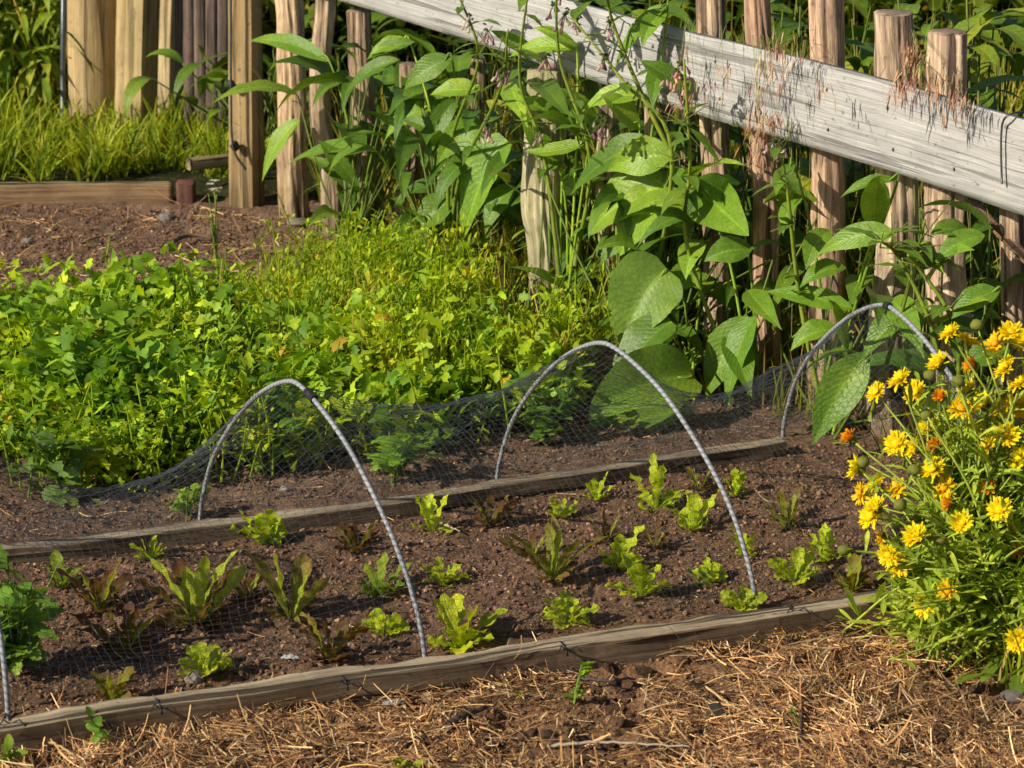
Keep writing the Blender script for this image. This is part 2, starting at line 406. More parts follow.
# soil crumbs and straw lying on it
def crumb_stuff(name, poly, n, smin, smax, base, label):
    p = scatter(poly, n); s = smin*(smax/smin)**(rng.random(n)**2.2)
    z = ground_z(p[:, 0], p[:, 1])+s*.25
    c = np.array(base)*(rng.uniform(.55, 1.4, (n, 1))+(rng.random((n, 1)) > .97)*1.3)*rng.uniform(.9, 1.1, (n, 3))
    mb = MB(); lumps(mb, np.column_stack([p, z]), s, c, .75)
    return tag(mb.build(name, M_CRUMB, smooth=False), label, 'soil', kind='stuff')
bed_poly = gpoly([(-40, 722), (342, 664), (684, 616), (930, 580), (1040, 560), (1040, 420), (782, 448), (502, 488), (200, 530), (-40, 560)])
crumb_stuff('soil_crumbs', bed_poly, 26000, .0012, .006, (.26, .152, .096), 'dark crumbly soil in the netted bed')
mid_poly = gpoly([(-40, 545), (200, 516), (502, 474), (782, 430), (800, 380), (600, 400), (350, 445), (-40, 500)])
crumb_stuff('soil_crumbs', mid_poly, 7000, .0013, .0055, (.23, .145, .1), 'brown soil strip behind the back edging board')
far_poly = gpoly([(-40, 335), (300, 330), (330, 235), (230, 208), (-40, 206)])
crumb_stuff('soil_crumbs', far_poly, 12000, .0014, .0065, (.24, .148, .1), 'rough bare soil in front of the upper edging board')
path_poly = gpoly([(-60, 800), (1090, 800), (1090, 600), (897, 606), (684, 646), (342, 697), (-60, 748)])
crumb_stuff('mulch_crumbs', path_poly, 9000, .0014, .007, (.3, .17, .09), 'brown crumbs and chips between the straw on the path')
def straw_stuff(name, poly, n, Lr, Wr, cols, label, lift=.012, dens=None):
    p = scatter(poly, n)
    if dens is not None:
        keep = fbm(p[:, 0]*6, p[:, 1]*6, dens, 3)+rng.uniform(-.1, .1, n) > .33; p = p[keep]
    n = len(p); cl = np.array(cols)[rng.integers(0, len(cols), n)]*rng.uniform(.7, 1.5, (n, 1))*np.clip(.25+1.7*fbm(p[:, 0]*8, p[:, 1]*8, 17, 3), .3, 1.4)[:, None]  # noise patches darken the straw colour, painting in the shade of hollows
    L = Lr[0]*(Lr[1]/Lr[0])**(rng.random(n)**2)
    az = fbm(p[:, 0]*5, p[:, 1]*5, 31, 2)*9+rng.normal(0, .9, n)
    zz = ground_z(p[:, 0], p[:, 1])+rng.random(n)**2*lift+.003
    mb = MB(); leaves(mb, np.column_stack([p, zz]), az, rng.normal(.05, .11, n), L, rng.uniform(*Wr, n), rng.normal(.1, .55, n), prof_straw, nl=4, ns=1, fold=0., roll=rng.uniform(-.8, .8, n), col=cl)
    return tag(mb.build(name, M_STRAW), label, 'straw', kind='stuff')
STRAWC = [(.14, .075, .045), (.3, .155, .08), (.7, .5, .28), (.74, .43, .17), (.6, .33, .13), (.46, .23, .09), (.85, .56, .26), (.24, .12, .06), (.54, .28, .11), (.3, .145, .065), (.36, .17, .075)]
q_ = scatter(path_poly, 420); lumps(cm := MB(), np.column_stack([q_, ground_z(q_[:, 0], q_[:, 1])+.001]), rng.uniform(.006, .02, 420), np.array([.1, .058, .037])*rng.uniform(.6, 1.8, (420, 1)), .6)
tag(cm.build('mulch_clods', M_SOIL, smooth=False), 'dark clods lying among the straw on the path', 'soil', kind='stuff')
straw_stuff('straw_mulch', path_poly, 34000, (.012, .085), (.0008, .0025), STRAWC, 'golden brown straw mulch strewn over the path', .015, 55)
straw_stuff('coarse_straw', path_poly, 420, (.05, .16), (.002, .0036), STRAWC[2:], 'coarse pale straw stalks lying across the path', .02)
straw_stuff('dry_stalks', mid_poly, 500, (.015, .07), (.001, .002), STRAWC, 'dry stalks on the soil behind the netted bed')
straw_stuff('dry_stalks', far_poly, 2200, (.012, .12), (.001, .0028), STRAWC, 'dry stalks on the bare upper soil')
straw_stuff('dry_stalks', bed_poly, 800, (.008, .045), (.0008, .0018), STRAWC, 'fine dry stalks between the lettuces')

# ------------------------------------------------------------------ timber
def plank_mesh(mb, P, w, h, side=None, nseg=70, rough=.0015, seed=0, col=(1, 1, 1), bev=.006, topcol=None):
    """board along the polyline P (top centre line); w across, h down"""
    C = curve_pts(P, nseg); tan = unit(np.gradient(C, axis=0))
    s = unit(np.cross(tan, np.array([0, 0, 1.]))) if side is None else np.broadcast_to(side, C.shape)
    up = np.cross(s, tan); up = np.where(up[:, 2:3] < 0, -up, up)
    b = bev; hw = w/2
    sec = [(-hw, -h+b), (-hw, -h*.5), (-hw, -b), (-hw+b, 0), (-hw*.33, 0), (hw*.33, 0), (hw-b, 0), (hw, -b), (hw, -h*.5), (hw, -h+b), (hw-b, -h), (-hw+b, -h)]
    sec.append(sec[0]); sec = np.array(sec); K = len(sec)
    d = np.concatenate([[0], np.cumsum(np.linalg.norm(np.diff(C, axis=0), axis=1))])
    per = np.concatenate([[0], np.cumsum(np.linalg.norm(np.diff(sec, axis=0), axis=1))])
    jit = (fbm(d[:, None]*14+seed*3.1, np.arange(K)[None]*1.7 % (K-1)+seed, seed, 3)-.45)*rough*4
    jit[:, -1] = jit[:, 0]
    V = C[:, None, :] + s[:, None, :]*(sec[None, :, 0:1]+jit[..., None]*np.sign(sec[None, :, 0:1])) + up[:, None, :]*(sec[None, :, 1:2]+jit[..., None])
    uv = np.stack(np.broadcast_arrays(d[:, None]+seed*7.3, per[None]), -1)
    c = np.broadcast_to(np.asarray(col, float), V.shape).copy()
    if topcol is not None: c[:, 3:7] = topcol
    mb.add(V, grid_faces(1, nseg, K), uv, c.reshape(-1, 3))
    base = mb.n-nseg*K
    for e in (0, nseg-1): mb.f.append((base+e*K+np.arange(K-1))[None])
    return mb
def stake_mesh(mb, P, r, nz=40, ns=20, flat=1., ridge=.1, seed=0, col=(1, 1, 1), square=0., taper=0., ang=0., chamfer=.004, split=0, bend=0.):
    """stake along control points P with radius r; ridged like a split or barked pole, end grain on top"""
    C = curve_pts(P, nz)
    if bend: C = C+np.stack([(fbm(np.linspace(0, 2.6, nz)+seed*7.1, np.zeros(nz), seed+30+k, 3)-.44)*bend for k in (0, 1)]+[np.zeros(nz)], -1)
    H = np.concatenate([[0], np.cumsum(np.linalg.norm(np.diff(C, axis=0), axis=1))])
    a = np.arange(ns+1)/ns*TAU; a2 = a % TAU
    rr = 1 + ridge*(fbm(np.cos(a2)[None]*2.5+seed*5.3+H[:, None]*1.2, np.sin(a2)[None]*2.5+H[:, None]*1.5, seed, 3)-.45)*2.2 + ridge*.8*(fbm(H[:, None]*10+np.cos(a2)*3, np.sin(a2)*3+seed+0*H[:, None], seed+5, 2)-.4) + ridge*.55*(fbm(np.cos(a2)[None]*7+seed+H[:, None]*3, np.sin(a2)[None]*7+H[:, None]*2, seed+9, 2)-.4)
    if square:
        q = 1/np.maximum(np.abs(np.cos(a)), np.abs(np.sin(a))); rr = rr*((1-square)+square*np.minimum(q, 1.36))
    rs = np.random.default_rng(seed)
    for k in range(split):
        a0 = rs.uniform(-math.pi, 0)+.5*(fbm(H*6, H*0+k, seed+k, 2)-.4)[:, None]; h0, h1 = sorted(rs.uniform(-.15, 1.15, 2)*H[-1])
        on = np.clip((H-h0)/.04, 0, 1)*np.clip((h1-H)/.04, 0, 1)
        da = (a2[None]-a0+math.pi) % TAU-math.pi; rr = rr-rs.uniform(.12, .26)*on[:, None]*np.exp(-(da/rs.uniform(.035, .07))**2)
    if split: rr = rr+(.1*np.exp(-((H-rs.uniform(.2, .8)*H[-1])/.02)**2))[:, None]*np.clip(np.cos(a2[None]-rs.uniform(-2.6, -.5)), 0, 1)**3
    rad = r*rr*(1-taper*H[:, None]/H[-1])
    dx = rad*np.cos(a)[None]; dy = rad*np.sin(a)[None]*flat
    ca, sa = math.cos(ang), math.sin(ang)
    V = C[:, None, :]+np.stack([dx*ca-dy*sa, dx*sa+dy*ca, 0*dx], -1)
    uv = np.stack(np.broadcast_arrays(H[:, None]+seed*3.7, (a*r)[None]), -1)
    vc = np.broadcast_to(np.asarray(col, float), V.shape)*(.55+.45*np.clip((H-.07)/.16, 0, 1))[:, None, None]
    mb.add(V, grid_faces(1, nz, ns+1), uv, vc.reshape(-1, 3))
    top = V[-1]; ctr = top[:-1].mean(0)
    capv = np.concatenate([ctr+(top-ctr)*.86+np.array([0, 0, chamfer]), [ctr+np.array([0, 0, chamfer*1.1])]])
    b0 = mb.n
    mb.add(np.concatenate([top, capv]), [(i, i+1, ns+2+i, ns+1+i) for i in range(ns)], np.concatenate([uv[-1], uv[-1]*[1, .8], [[seed, 0]]])*[1, 3], col)
    mb.f.append(np.array([[b0+ns+1+i, b0+ns+2+i, b0+2*ns+2] for i in range(ns)]))
    return mb

# bed edging
brd = plank_mesh(MB(), FRONT, .044, .055, nseg=130, rough=.0022, seed=1, col=(.5, .43, .37), topcol=(1.05, 1., .9), bev=.002)  # weathered top stays pale; shade of the front face put into the side colour
fb = brd.build('edging_board', M_EDGE, smooth=False)
tag(fb, 'long weathered timber board edging the front of the netted lettuce bed', 'edging board')
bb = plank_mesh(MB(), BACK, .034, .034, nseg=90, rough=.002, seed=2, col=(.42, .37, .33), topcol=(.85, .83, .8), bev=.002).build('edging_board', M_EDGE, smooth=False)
tag(bb, 'greyish timber board edging the far side of the netted bed', 'edging board')
ub = MB(); U0 = on_ground(-60, 203); U1 = on_ground(172, 202)
U0[2] = U1[2] = .052
plank_mesh(ub, [U0+[0, .02, 0], U1+[0, .02, 0]], .034, .075, nseg=50, seed=3, col=(.8, .62, .47), topcol=(.75, .75, .5))
tag(ub.build('edging_board', M_EDGE), 'low brown timber edging the grass at the back of the bare soil', 'edging board')
pg = MB(); p = on_ground(185, 203); stake_mesh(pg, [p+[0, .03, -.05], p+[0, .03, .052]], .026, nz=10, ns=24, square=1, seed=4, col=(.95, .8, .75), ridge=.03)
tag(pg.build('timber_peg', M_RED), 'short reddish square timber peg at the end of the upper edging', 'peg')
pc = MB(); a = on_ground(185, 196); b = on_ground(232, 190); a[2] = .085; b[2] = .085; plank_mesh(pc, [a+[0, .1, 0], b+[0, .1, 0]], .03, .034, nseg=16, seed=5, col=(.9, .85, .6))
tag(pc.build('timber_offcut', M_EDGE), 'short pale timber offcut lying behind the reddish peg', 'timber')

# split stake fence
fence = thing('stake_fence', FA, 'rustic garden fence of split stakes with one silvery grey rail board', 'fence')
PICK = [  # top px, bottom px, width px, back offset, material, tint
    ((286, -30), (296, 224), 29, .0, 'P', (1.2, 1.05, .85)), ((325, -20), (331, 226), 21, -.02, 'P', (1.05, .95, .85)),
    ((361, 11), (376, 242), 24, .0, 'P', (.8, .68, .6)), ((411, 65), (402, 248), 24, -.04, 'P', (.75, .68, .62)),
    ((448, 110), (444, 250), 18, -.1, 'M', (1, .95, .85)), ((549, 70), (551, 272), 40, .0, 'M', (1, 1, .9)),
    ((609, 60), (612, 290), 20, -.05, 'P', (.95, .9, .8)), ((656, 60), (657, 310), 26, -.03, 'P', (.8, .72, .65)),
    ((709, -40), (719, 348), 31, .0, 'P', (1.02, .9, .8)), ((757, -45), (770, 395), 28, -.005, 'P', (.86, .68, .6)),
    ((829, -40), (820, 428), 36, .0, 'P', (1., .85, .75)), ((889, 13), (892, 442), 41, -.04, 'P', (1.05, .98, .9)),
    ((951, 33), (955, 462), 41, -.0, 'P', (1.05, .95, .85)), ((1012, 160), (1014, 470), 26, -.05, 'P', (.95, .85, .75)),
    ((1075, 60), (1078, 500), 40, 0, 'P', (1, .9, .8)), ((478, 60), (480, 256), 16, -.12, 'P', (.8, .72, .65)), ((690, 70), (692, 335), 18, -.16, 'P', (.7, .6, .55))]
for i, (tp, bp, wd, off, mt, tc_) in enumerate(PICK):
    rr_ = wd/2*np.dot(on_fence(*bp)-CAM, FWD)/F; off = min(off, .008-rr_*1.12) if wd != 40 else .05
    B = on_fence(*bp, off); B[2] = 0
    T_ = on_fence(*tp, off); D = np.dot(T_-CAM, FWD); r = wd/2*D/F
    Tm = (B+T_)/2+np.array([rng.normal(0, .009), 0, 0]); lo = B-(T_-B)*.05
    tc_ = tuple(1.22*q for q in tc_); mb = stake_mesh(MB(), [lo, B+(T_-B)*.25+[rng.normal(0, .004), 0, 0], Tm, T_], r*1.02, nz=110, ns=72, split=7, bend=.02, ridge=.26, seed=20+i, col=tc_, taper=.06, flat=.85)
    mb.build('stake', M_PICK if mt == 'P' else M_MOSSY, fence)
br = MB(); a = on_fence(972, 203, -.04); b = on_fence(1030, 262, -.04); stake_mesh(br, [b, a], .016, nz=14, ns=12, seed=71, col=(1, .8, .65)); br.build('brace', M_PICK, fence)
# rail: heights read off at both ends, on the garden side of the stakes
ro = .04
RT = [on_fence(200, -95, ro), on_fence(561, 0, ro), on_fence(684, 32, ro), on_fence(844, 70, ro), on_fence(1024, 121, ro), on_fence(1150, 158, ro)]
RB = [on_fence(200, -43, ro), on_fence(561, 71, ro), on_fence(684, 111, ro), on_fence(844, 158, ro), on_fence(1024, 216, ro), on_fence(1150, 254, ro)]
rm = MB(); nR = 120; tR = curve_pts(RT, nR); bR = curve_pts(RB, nR); kk = 12
fr = np.linspace(0, 1, kk)
outl = [(q, 0) for q in fr]+[(q, 1) for q in fr[::-1]]+[(0, 0)]
d = np.concatenate([[0], np.cumsum(np.linalg.norm(np.diff(tR, axis=0), axis=1))])
Vr = []; uvr = []
hh = np.linalg.norm(tR-bR, axis=1).mean()
for k, (q, bk) in enumerate(outl):
    j = (fbm(d*9, np.full(nR, q*22.), 8+bk, 3)-.45)*.0035
    e = .005 if q in (0, 1) else 0
    Vr.append(tR+(bR-tR)*(q)-FN*(.024*bk)+FN*(j[:, None]*(1 if bk == 0 else 0)-e*(1-2*bk))+np.array([0, 0, 1.])*((fbm(d*6, d*0+q, 4, 3)-.45)*.006)[:, None]*(1 if q in (0, 1) else 0))
    uvr.append(np.stack([d, np.full(nR, q*hh+bk*.3)], -1))
Vr = np.stack(Vr, 1); uvr = np.stack(uvr, 1)
rm.add(Vr, grid_faces(1, nR, len(outl)), uvr, (1, 1, 1)); rm.build('rail', M_RAIL, fence)
for i, (tp, bp, *_r) in enumerate(PICK):
    x = (tp[0]*.5+bp[0]*.5); yt = np.interp(x, [200, 561, 684, 844, 1024, 1150], [-95, 0, 32, 70, 121, 158]); yb = np.interp(x, [200, 561, 684, 844, 1024, 1150], [-43, 71, 111, 158, 216, 254])
    if x < 600 or i in (13, 16): continue
    for q in (.28, .74):
        c = on_fence(x+rng.normal(0, 4), yt+(yb-yt)*q, ro+.0035); nb_ = MB(); v, f = ICO2
        nb_.add(v*np.array([.0042, .0042, .0042])*(1-.5*np.abs(FN))+c-FN*.003, f, None, (.5, .45, .42)); nb_.build('nail', M_WIRE, fence)
hk = MB(); K = [on_fence(1002, 184, ro+.012), on_fence(1001, 150, ro+.012), on_fence(1002, 126, ro+.012), on_fence(1006, 117, ro+.014), on_fence(1014, 113, ro+.0), on_fence(1022, 112, ro-.03)]
tubes(hk, curve_pts(K, 24), .0022, 6)
tag(hk.build('wire_hook', M_WIRE), 'bent grey wire hooked over the grey rail board', 'wire')

# posts at the back left
def px_post(name, label, x0, x1, ytop, ybot, mat, sq, seed, col, dy=0., cat='post', flat=1., ang=0., group=None, ridge=.02):
    B = on_ground((x0+x1)/2, ybot); B = B+[0, dy, 0]; D = np.dot(B-CAM, FWD); r = (x1-x0)/2*D/F
    T_ = on_y((x0+x1)/2, ytop, B[1]); t = thing(name, B, label, cat, group)
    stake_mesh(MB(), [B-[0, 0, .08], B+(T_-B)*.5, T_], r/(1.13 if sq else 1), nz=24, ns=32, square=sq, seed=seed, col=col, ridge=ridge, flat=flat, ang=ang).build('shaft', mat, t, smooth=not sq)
    return t, B, D
px_post('round_post', 'thick round tan timber post at the back beside the hanging leaves', 66, 119, -60, 132, M_TAN, 0, 31, (1.05, .98, .85), .06)
px_post('square_post', 'tan square post with one bright edge next to the round post', 122, 159, -60, 128, M_TAN, .9, 32, (1.05, 1., .85), -.14, ang=-.45)
px_post('square_post', 'pale narrow square post between the tan square post and the dark palings', 162, 183, -60, 118, M_TAN, .9, 33, (1.2, 1.2, 1.15), -.14, ang=-.45)
pf = thing('paling_fence', on_ground(205, 135)+[0, .05, 0], 'dark weathered upright palings behind the tall corner post', 'fence')
for i, (x, w) in enumerate([(181, 10), (190, 12), (201, 13), (213, 14), (224, 12)]):
    B = on_ground(x, 136+i*3); D = np.dot(B-CAM, FWD); T_ = on_y(x+rng.normal(0, 2), -50, B[1]); r = w/2*D/F
    stake_mesh(MB(), [B-[0, 0, .05], (B+T_)/2, T_], r*1.05, nz=30, ns=16, ridge=.2, seed=40+i, col=(.85, .75, .72), flat=.6).build('paling', M_GREYP, pf)
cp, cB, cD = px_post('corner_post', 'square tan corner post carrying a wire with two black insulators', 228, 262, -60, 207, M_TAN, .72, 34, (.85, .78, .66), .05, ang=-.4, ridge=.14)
wm = MB(); W0 = on_y(231, -20, cB[1]-.07); W1 = on_y(231, 85, cB[1]-.07); W2 = on_y(233, 146, cB[1]-.07); W3 = on_y(246, 170, cB[1]-.075)
tubes(wm, curve_pts([W0, W1, W2, W3], 20), .0035, 6); wm.build('wire', M_WIRE, cp)
for px, py in ((231, 85), (235, 146)):
    c = on_y(px, py, cB[1]-.055); im = MB(); v, f = ICO2
    im.add(v*np.array([.012, .012, .016])+c, f); im.add(v*np.array([.016, .016, .005])+c, f); im.build('insulator', M_TIE, cp)
ps = MB(); B = on_ground(63, 130); tubes(ps, [B, on_y(63, 60, B[1]), on_y(64, -40, B[1])], .009, 8, (.3, .3, .31))
tag(ps.build('metal_stake', M_WIRE), 'thin grey stake left of the thick round post', 'stake')

# ------------------------------------------------------------------ hoops
HOOP_PX = [((8, 712), (-135, 566), (-72, 408)), ((425, 657), (200, 522), (293, 381)), ((757, 608), (497, 484), (608, 343)), ((1018, 566), (783, 434), (888, 306))]
class Hoop:
    def __init__(s, f, b, ap):
        s.f = on_ground(f[0], f[1], .0); s.b = on_ground(b[0], b[1], .0); s.m = (s.f+s.b)/2
        s.a = on_y(ap[0], ap[1], s.m[1])
    def pts(s, tau):
        th = np.asarray(tau)*math.pi; e = 2/np.where(th < math.pi/2, 1.62, 1.44)
        c = np.sign(np.cos(th))*np.abs(np.cos(th))**e; q = np.abs(np.sin(th))**e
        return s.m + (s.f-s.m)*c[:, None] + (s.a-s.m)*q[:, None]
HOOPS = [Hoop(*h) for h in HOOP_PX]
HL = ['white and grey braided hoop at the left edge, only its front leg showing', 'white and grey braided hoop left of centre with a dark tape near its crown',
      'white and grey braided hoop in the middle, standing before the broad comfrey leaf', 'white and grey braided hoop farthest right, its front leg behind the yellow flowers']
th_u = np.linspace(0, 1, 200)
for h, lb, k in zip(HOOPS, HL, range(4)):
    t = thing('braided_hoop', h.m, lb, 'hoop', 'hoops over the lettuce bed')
    # even out the samples along the arc
    P = h.pts(th_u); dd = np.concatenate([[0], np.cumsum(np.linalg.norm(np.diff(P, axis=0), axis=1))])
    tt = np.interp(np.linspace(0, dd[-1], 90), dd, th_u); P = h.pts(tt)
    P[:, :2] += np.stack([fbm(tt*6, tt*0, 60+k, 2)-.37, fbm(tt*6, tt*0+5, 70+k, 2)-.37], -1)*.022*np.sin(tt*math.pi)[:, None]
    tubes(mb := MB(), np.concatenate([[P[0]-[0, 0, .05]], P, [P[-1]-[0, 0, .05]]]), .0043, 10); mb.build('rod', M_HOOP, t)
    if k in (1, 3):
        q = h.pts(np.array([.49, .505, .52]) if k == 3 else np.array([.42, .432, .444])); tubes(mb := MB(), q, .0078, 8); mb.build('tape', M_TIE, t)

# ------------------------------------------------------------------ netting over the hoops
CELL = .0138
def net_row(tau):
    """positions on each hoop's curve plus what lies beyond"""
    return [h.pts(tau) for h in HOOPS]
nT = 74
tau0 = np.interp(np.linspace(0, 1, nT), np.linspace(0, 1, 200), th_u)
P1 = HOOPS[1].pts(th_u); d1 = np.concatenate([[0], np.cumsum(np.linalg.norm(np.diff(P1, axis=0), axis=1))]); nT = int(d1[-1]/CELL)
tau0 = np.interp(np.linspace(0, d1[-1], nT), d1, th_u)
HP = net_row(tau0)
E3 = HP[3].copy(); E3[:, :2] += np.array([.2, .04]); E3[:, 2] = .03+E3[:, 2]*.15+.03*np.abs(np.sin(np.arange(len(E3))*.5))
E0 = HP[0].copy(); E0[:, :2] += np.array([-.6, -.2])
stations = [E0]+HP+[E3]; SAG = [.3, .47, .22, .36, .1]
rows = []
for i in range(len(stations)-1):
    A, B = stations[i], stations[i+1]; n = int(np.linalg.norm(B.mean(0)[:2]-A.mean(0)[:2])/CELL)
    for k in range(n):
        f = k/n; R = A*(1-f)+B*f; s = SAG[i]*4*f*(1-f)
        # slack cloth: sags in the middle and drags inward at the back
        R[:, 2] *= 1-s*(.95+.1*np.sin(tau0*9+i))
        mid = R.mean(0)
        back = np.clip((tau0-.5)*2, 0, 1)[:, None]
        R[:, :2] += (mid[:2]-R[:, :2])*(s*.18)*(1-back*.2)
        rows.append(R)
rows = np.array(rows)
# tail of the net on the ground behind the back board, and the hem on the front board
tail = []
bd = unit(np.array([-.36, .93, 0.]))
for k in range(1, 9):
    q = rows[:, -1]+bd*(k*CELL*.8); q = q.copy(); q[:, 2] = .018+.02*fbm(q[:, 0]*9, q[:, 1]*9+k, 90, 2)*np.clip(1-k/9, .2, 1); tail.append(q)
rows = np.concatenate([rows, np.stack(tail, 1)], 1)
ia = np.arange(rows.shape[0])[:, None]; ib = np.arange(rows.shape[1])[None]
wob = .019
for ax in range(3):
    rows[..., ax] += (fbm(ia*.11+ax*7, ib*.11, 100+ax, 3)-.45)*wob*2.2 + rng.normal(0, .0012, rows.shape[:2])
hoopdist = np.minimum.reduce([np.linalg.norm(rows-np.array(x)[None], axis=-1) for x in [[9, 9, 9]]])
rows[..., 2] = np.maximum(rows[..., 2], .012)
hem = rows[:, 0]; hem[:, 2] = .036
nm = MB()
def strand(mb, P, r):
    """thin triangular cords along polylines P (N,T,3)"""
    tubes(mb, P, np.full(P.shape[1], r), 3, cap=False)
strand(nm, rows, .00033); strand(nm, np.swapaxes(rows, 0, 1), .00033)
net_t = thing('garden_netting', HOOPS[1].m, 'fine dark bird netting draped over the braided hoops', 'netting')
nm.build('mesh', M_NET, net_t)
for px, py in ((343, 676), (562, 642), (789, 604), (158, 700), (8, 715)):
    c = on_ground(px, py+4, .036); tm = MB()
    ax = unit(np.array([.36, -.93, 0.])); a = np.linspace(0, TAU*.8, 12)
    ringp = c+np.outer(np.cos(a), ax)*.024+np.outer(np.sin(a), [0, 0, 1.])*.013-[0, 0, .008]
    tubes(tm, ringp, .0018, 5)
    for s in (-1, 1): tubes(tm, [c+ax*.02, c+ax*.03+[s*.012, 0, .012], c+ax*.034+[s*.02, 0, .002]], .0013, 5)
    tm.build('tie', M_TIE, net_t)

# ------------------------------------------------------------------ lettuces
G1, G2 = (.38, .5, .025), (.55, .64, .04)
LET = [ # base px, height px, width px, kind, label
    (262, 541, 40, 62, 'frill', 'wide frilly bright green lettuce just inside the far board, right of the left hoop foot'),
    (357, 548, 48, 42, 'red', 'dark bronze red lettuce behind the front leg of the left hoop, against the far board'),
    (432, 530, 42, 40, 'frill', 'bright green lettuce near the far board between the first two hoops'),
    (441, 580, 44, 42, 'butter', 'pale green upright lettuce right of the left hoop leg with a long shadow'),
    (490, 522, 50, 44, 'red', 'low dark red lettuce beside the back foot of the middle hoop'),
    (561, 514, 26, 32, 'frill', 'small green lettuce just right of the back foot of the middle hoop'),
    (597, 499, 30, 26, 'frill', 'small upright green lettuce against the far board, second from the middle hoop foot'),
    (655, 507, 52, 46, 'frill', 'tall bright green lettuce near the far board under the middle hoop'),
    (693, 528, 44, 42, 'frill', 'bright frilly lettuce beside the middle hoop leg, right of the tall green one'),
    (735, 495, 26, 28, 'frill', 'small green lettuce close to the far board, right of the middle hoop'),
    (745, 556, 34, 22, 'frill', 'narrow green lettuce just behind the middle hoop front leg'),
    (786, 526, 42, 34, 'bronze', 'olive lettuce with curled leaves near the far end of the far board'),
    (826, 560, 40, 44, 'frill', 'leafy green lettuce close to the yellow flowers'),
    (793, 582, 46, 46, 'butter', 'green lettuce with loose leaves between the middle hoop foot and the flowers'),
    (741, 609, 34, 36, 'butter', 'green lettuce right at the front foot of the middle hoop'),
    (711, 578, 26, 36, 'frill', 'tiny greyish green seedling left of the middle hoop front leg'),
    (620, 562, 44, 42, 'frill', 'green lettuce with a dark red leaf standing behind it, bed centre'),
    (606, 541, 42, 26, 'red', 'single dark red lettuce rosette just behind a green one at the bed centre'),
    (641, 598, 52, 58, 'frill', 'large frilly light green lettuce before the middle hoop, front of its pair'),
    (552, 576, 70, 58, 'bronze', 'straggly bronze lettuce with thin dark leaves at the bed centre'),
    (566, 622, 46, 58, 'butter', 'olive green lettuce near the front board below the bronze straggly one'),
    (458, 646, 74, 66, 'butter', 'large yellowish green lettuce near the front board right of the left hoop foot'),
    (380, 592, 54, 46, 'olive', 'round leaved olive lettuce just behind the left hoop front leg'),
    (384, 629, 40, 48, 'butter', 'small pale green lettuce left of the left hoop front foot'),
    (291, 618, 78, 62, 'bronze', 'tall bronze and green lettuce midway between left edge and left hoop leg'),
    (330, 657, 66, 60, 'red', 'red bronze lettuce close to the front board, left of the left hoop foot'),
    (196, 622, 98, 98, 'bigred', 'biggest red bronze lettuce with yellow green top leaves'),
    (207, 671, 50, 60, 'butter', 'bright green rosette in front of the biggest red lettuce'),
    (126, 646, 78, 66, 'red', 'dark red lettuce in the shade left of the biggest one'),
    (150, 558, 30, 26, 'butter', 'small green lettuce by the far board at the left'),
    (100, 606, 72, 60, 'red', 'dark lettuce in the shade at the left, nearest the big leafy plant'),
    (114, 698, 38, 42, 'bronze', 'small green and bronze lettuce by the front board at the left'),
    (852, 590, 44, 44, 'bronze', 'dull bronze lettuce half hidden under the yellow flowers'),
    (530, 552, 46, 34, 'red', 'dark thin leaved red lettuce left of the bronze straggly one'),
    (246, 596, 44, 40, 'red', 'small dark red lettuce between the biggest red one and the tall bronze one'),
    (655, 545, 34, 26, 'red', 'little dark red lettuce behind the large frilly light green one'),
    (700, 488, 30, 24, 'bronze', 'little bronze lettuce against the far board right of the tall bright green one'),
    (62, 582, 46, 40, 'olive', 'shaded green lettuce next to the leafy plant at the left edge')]
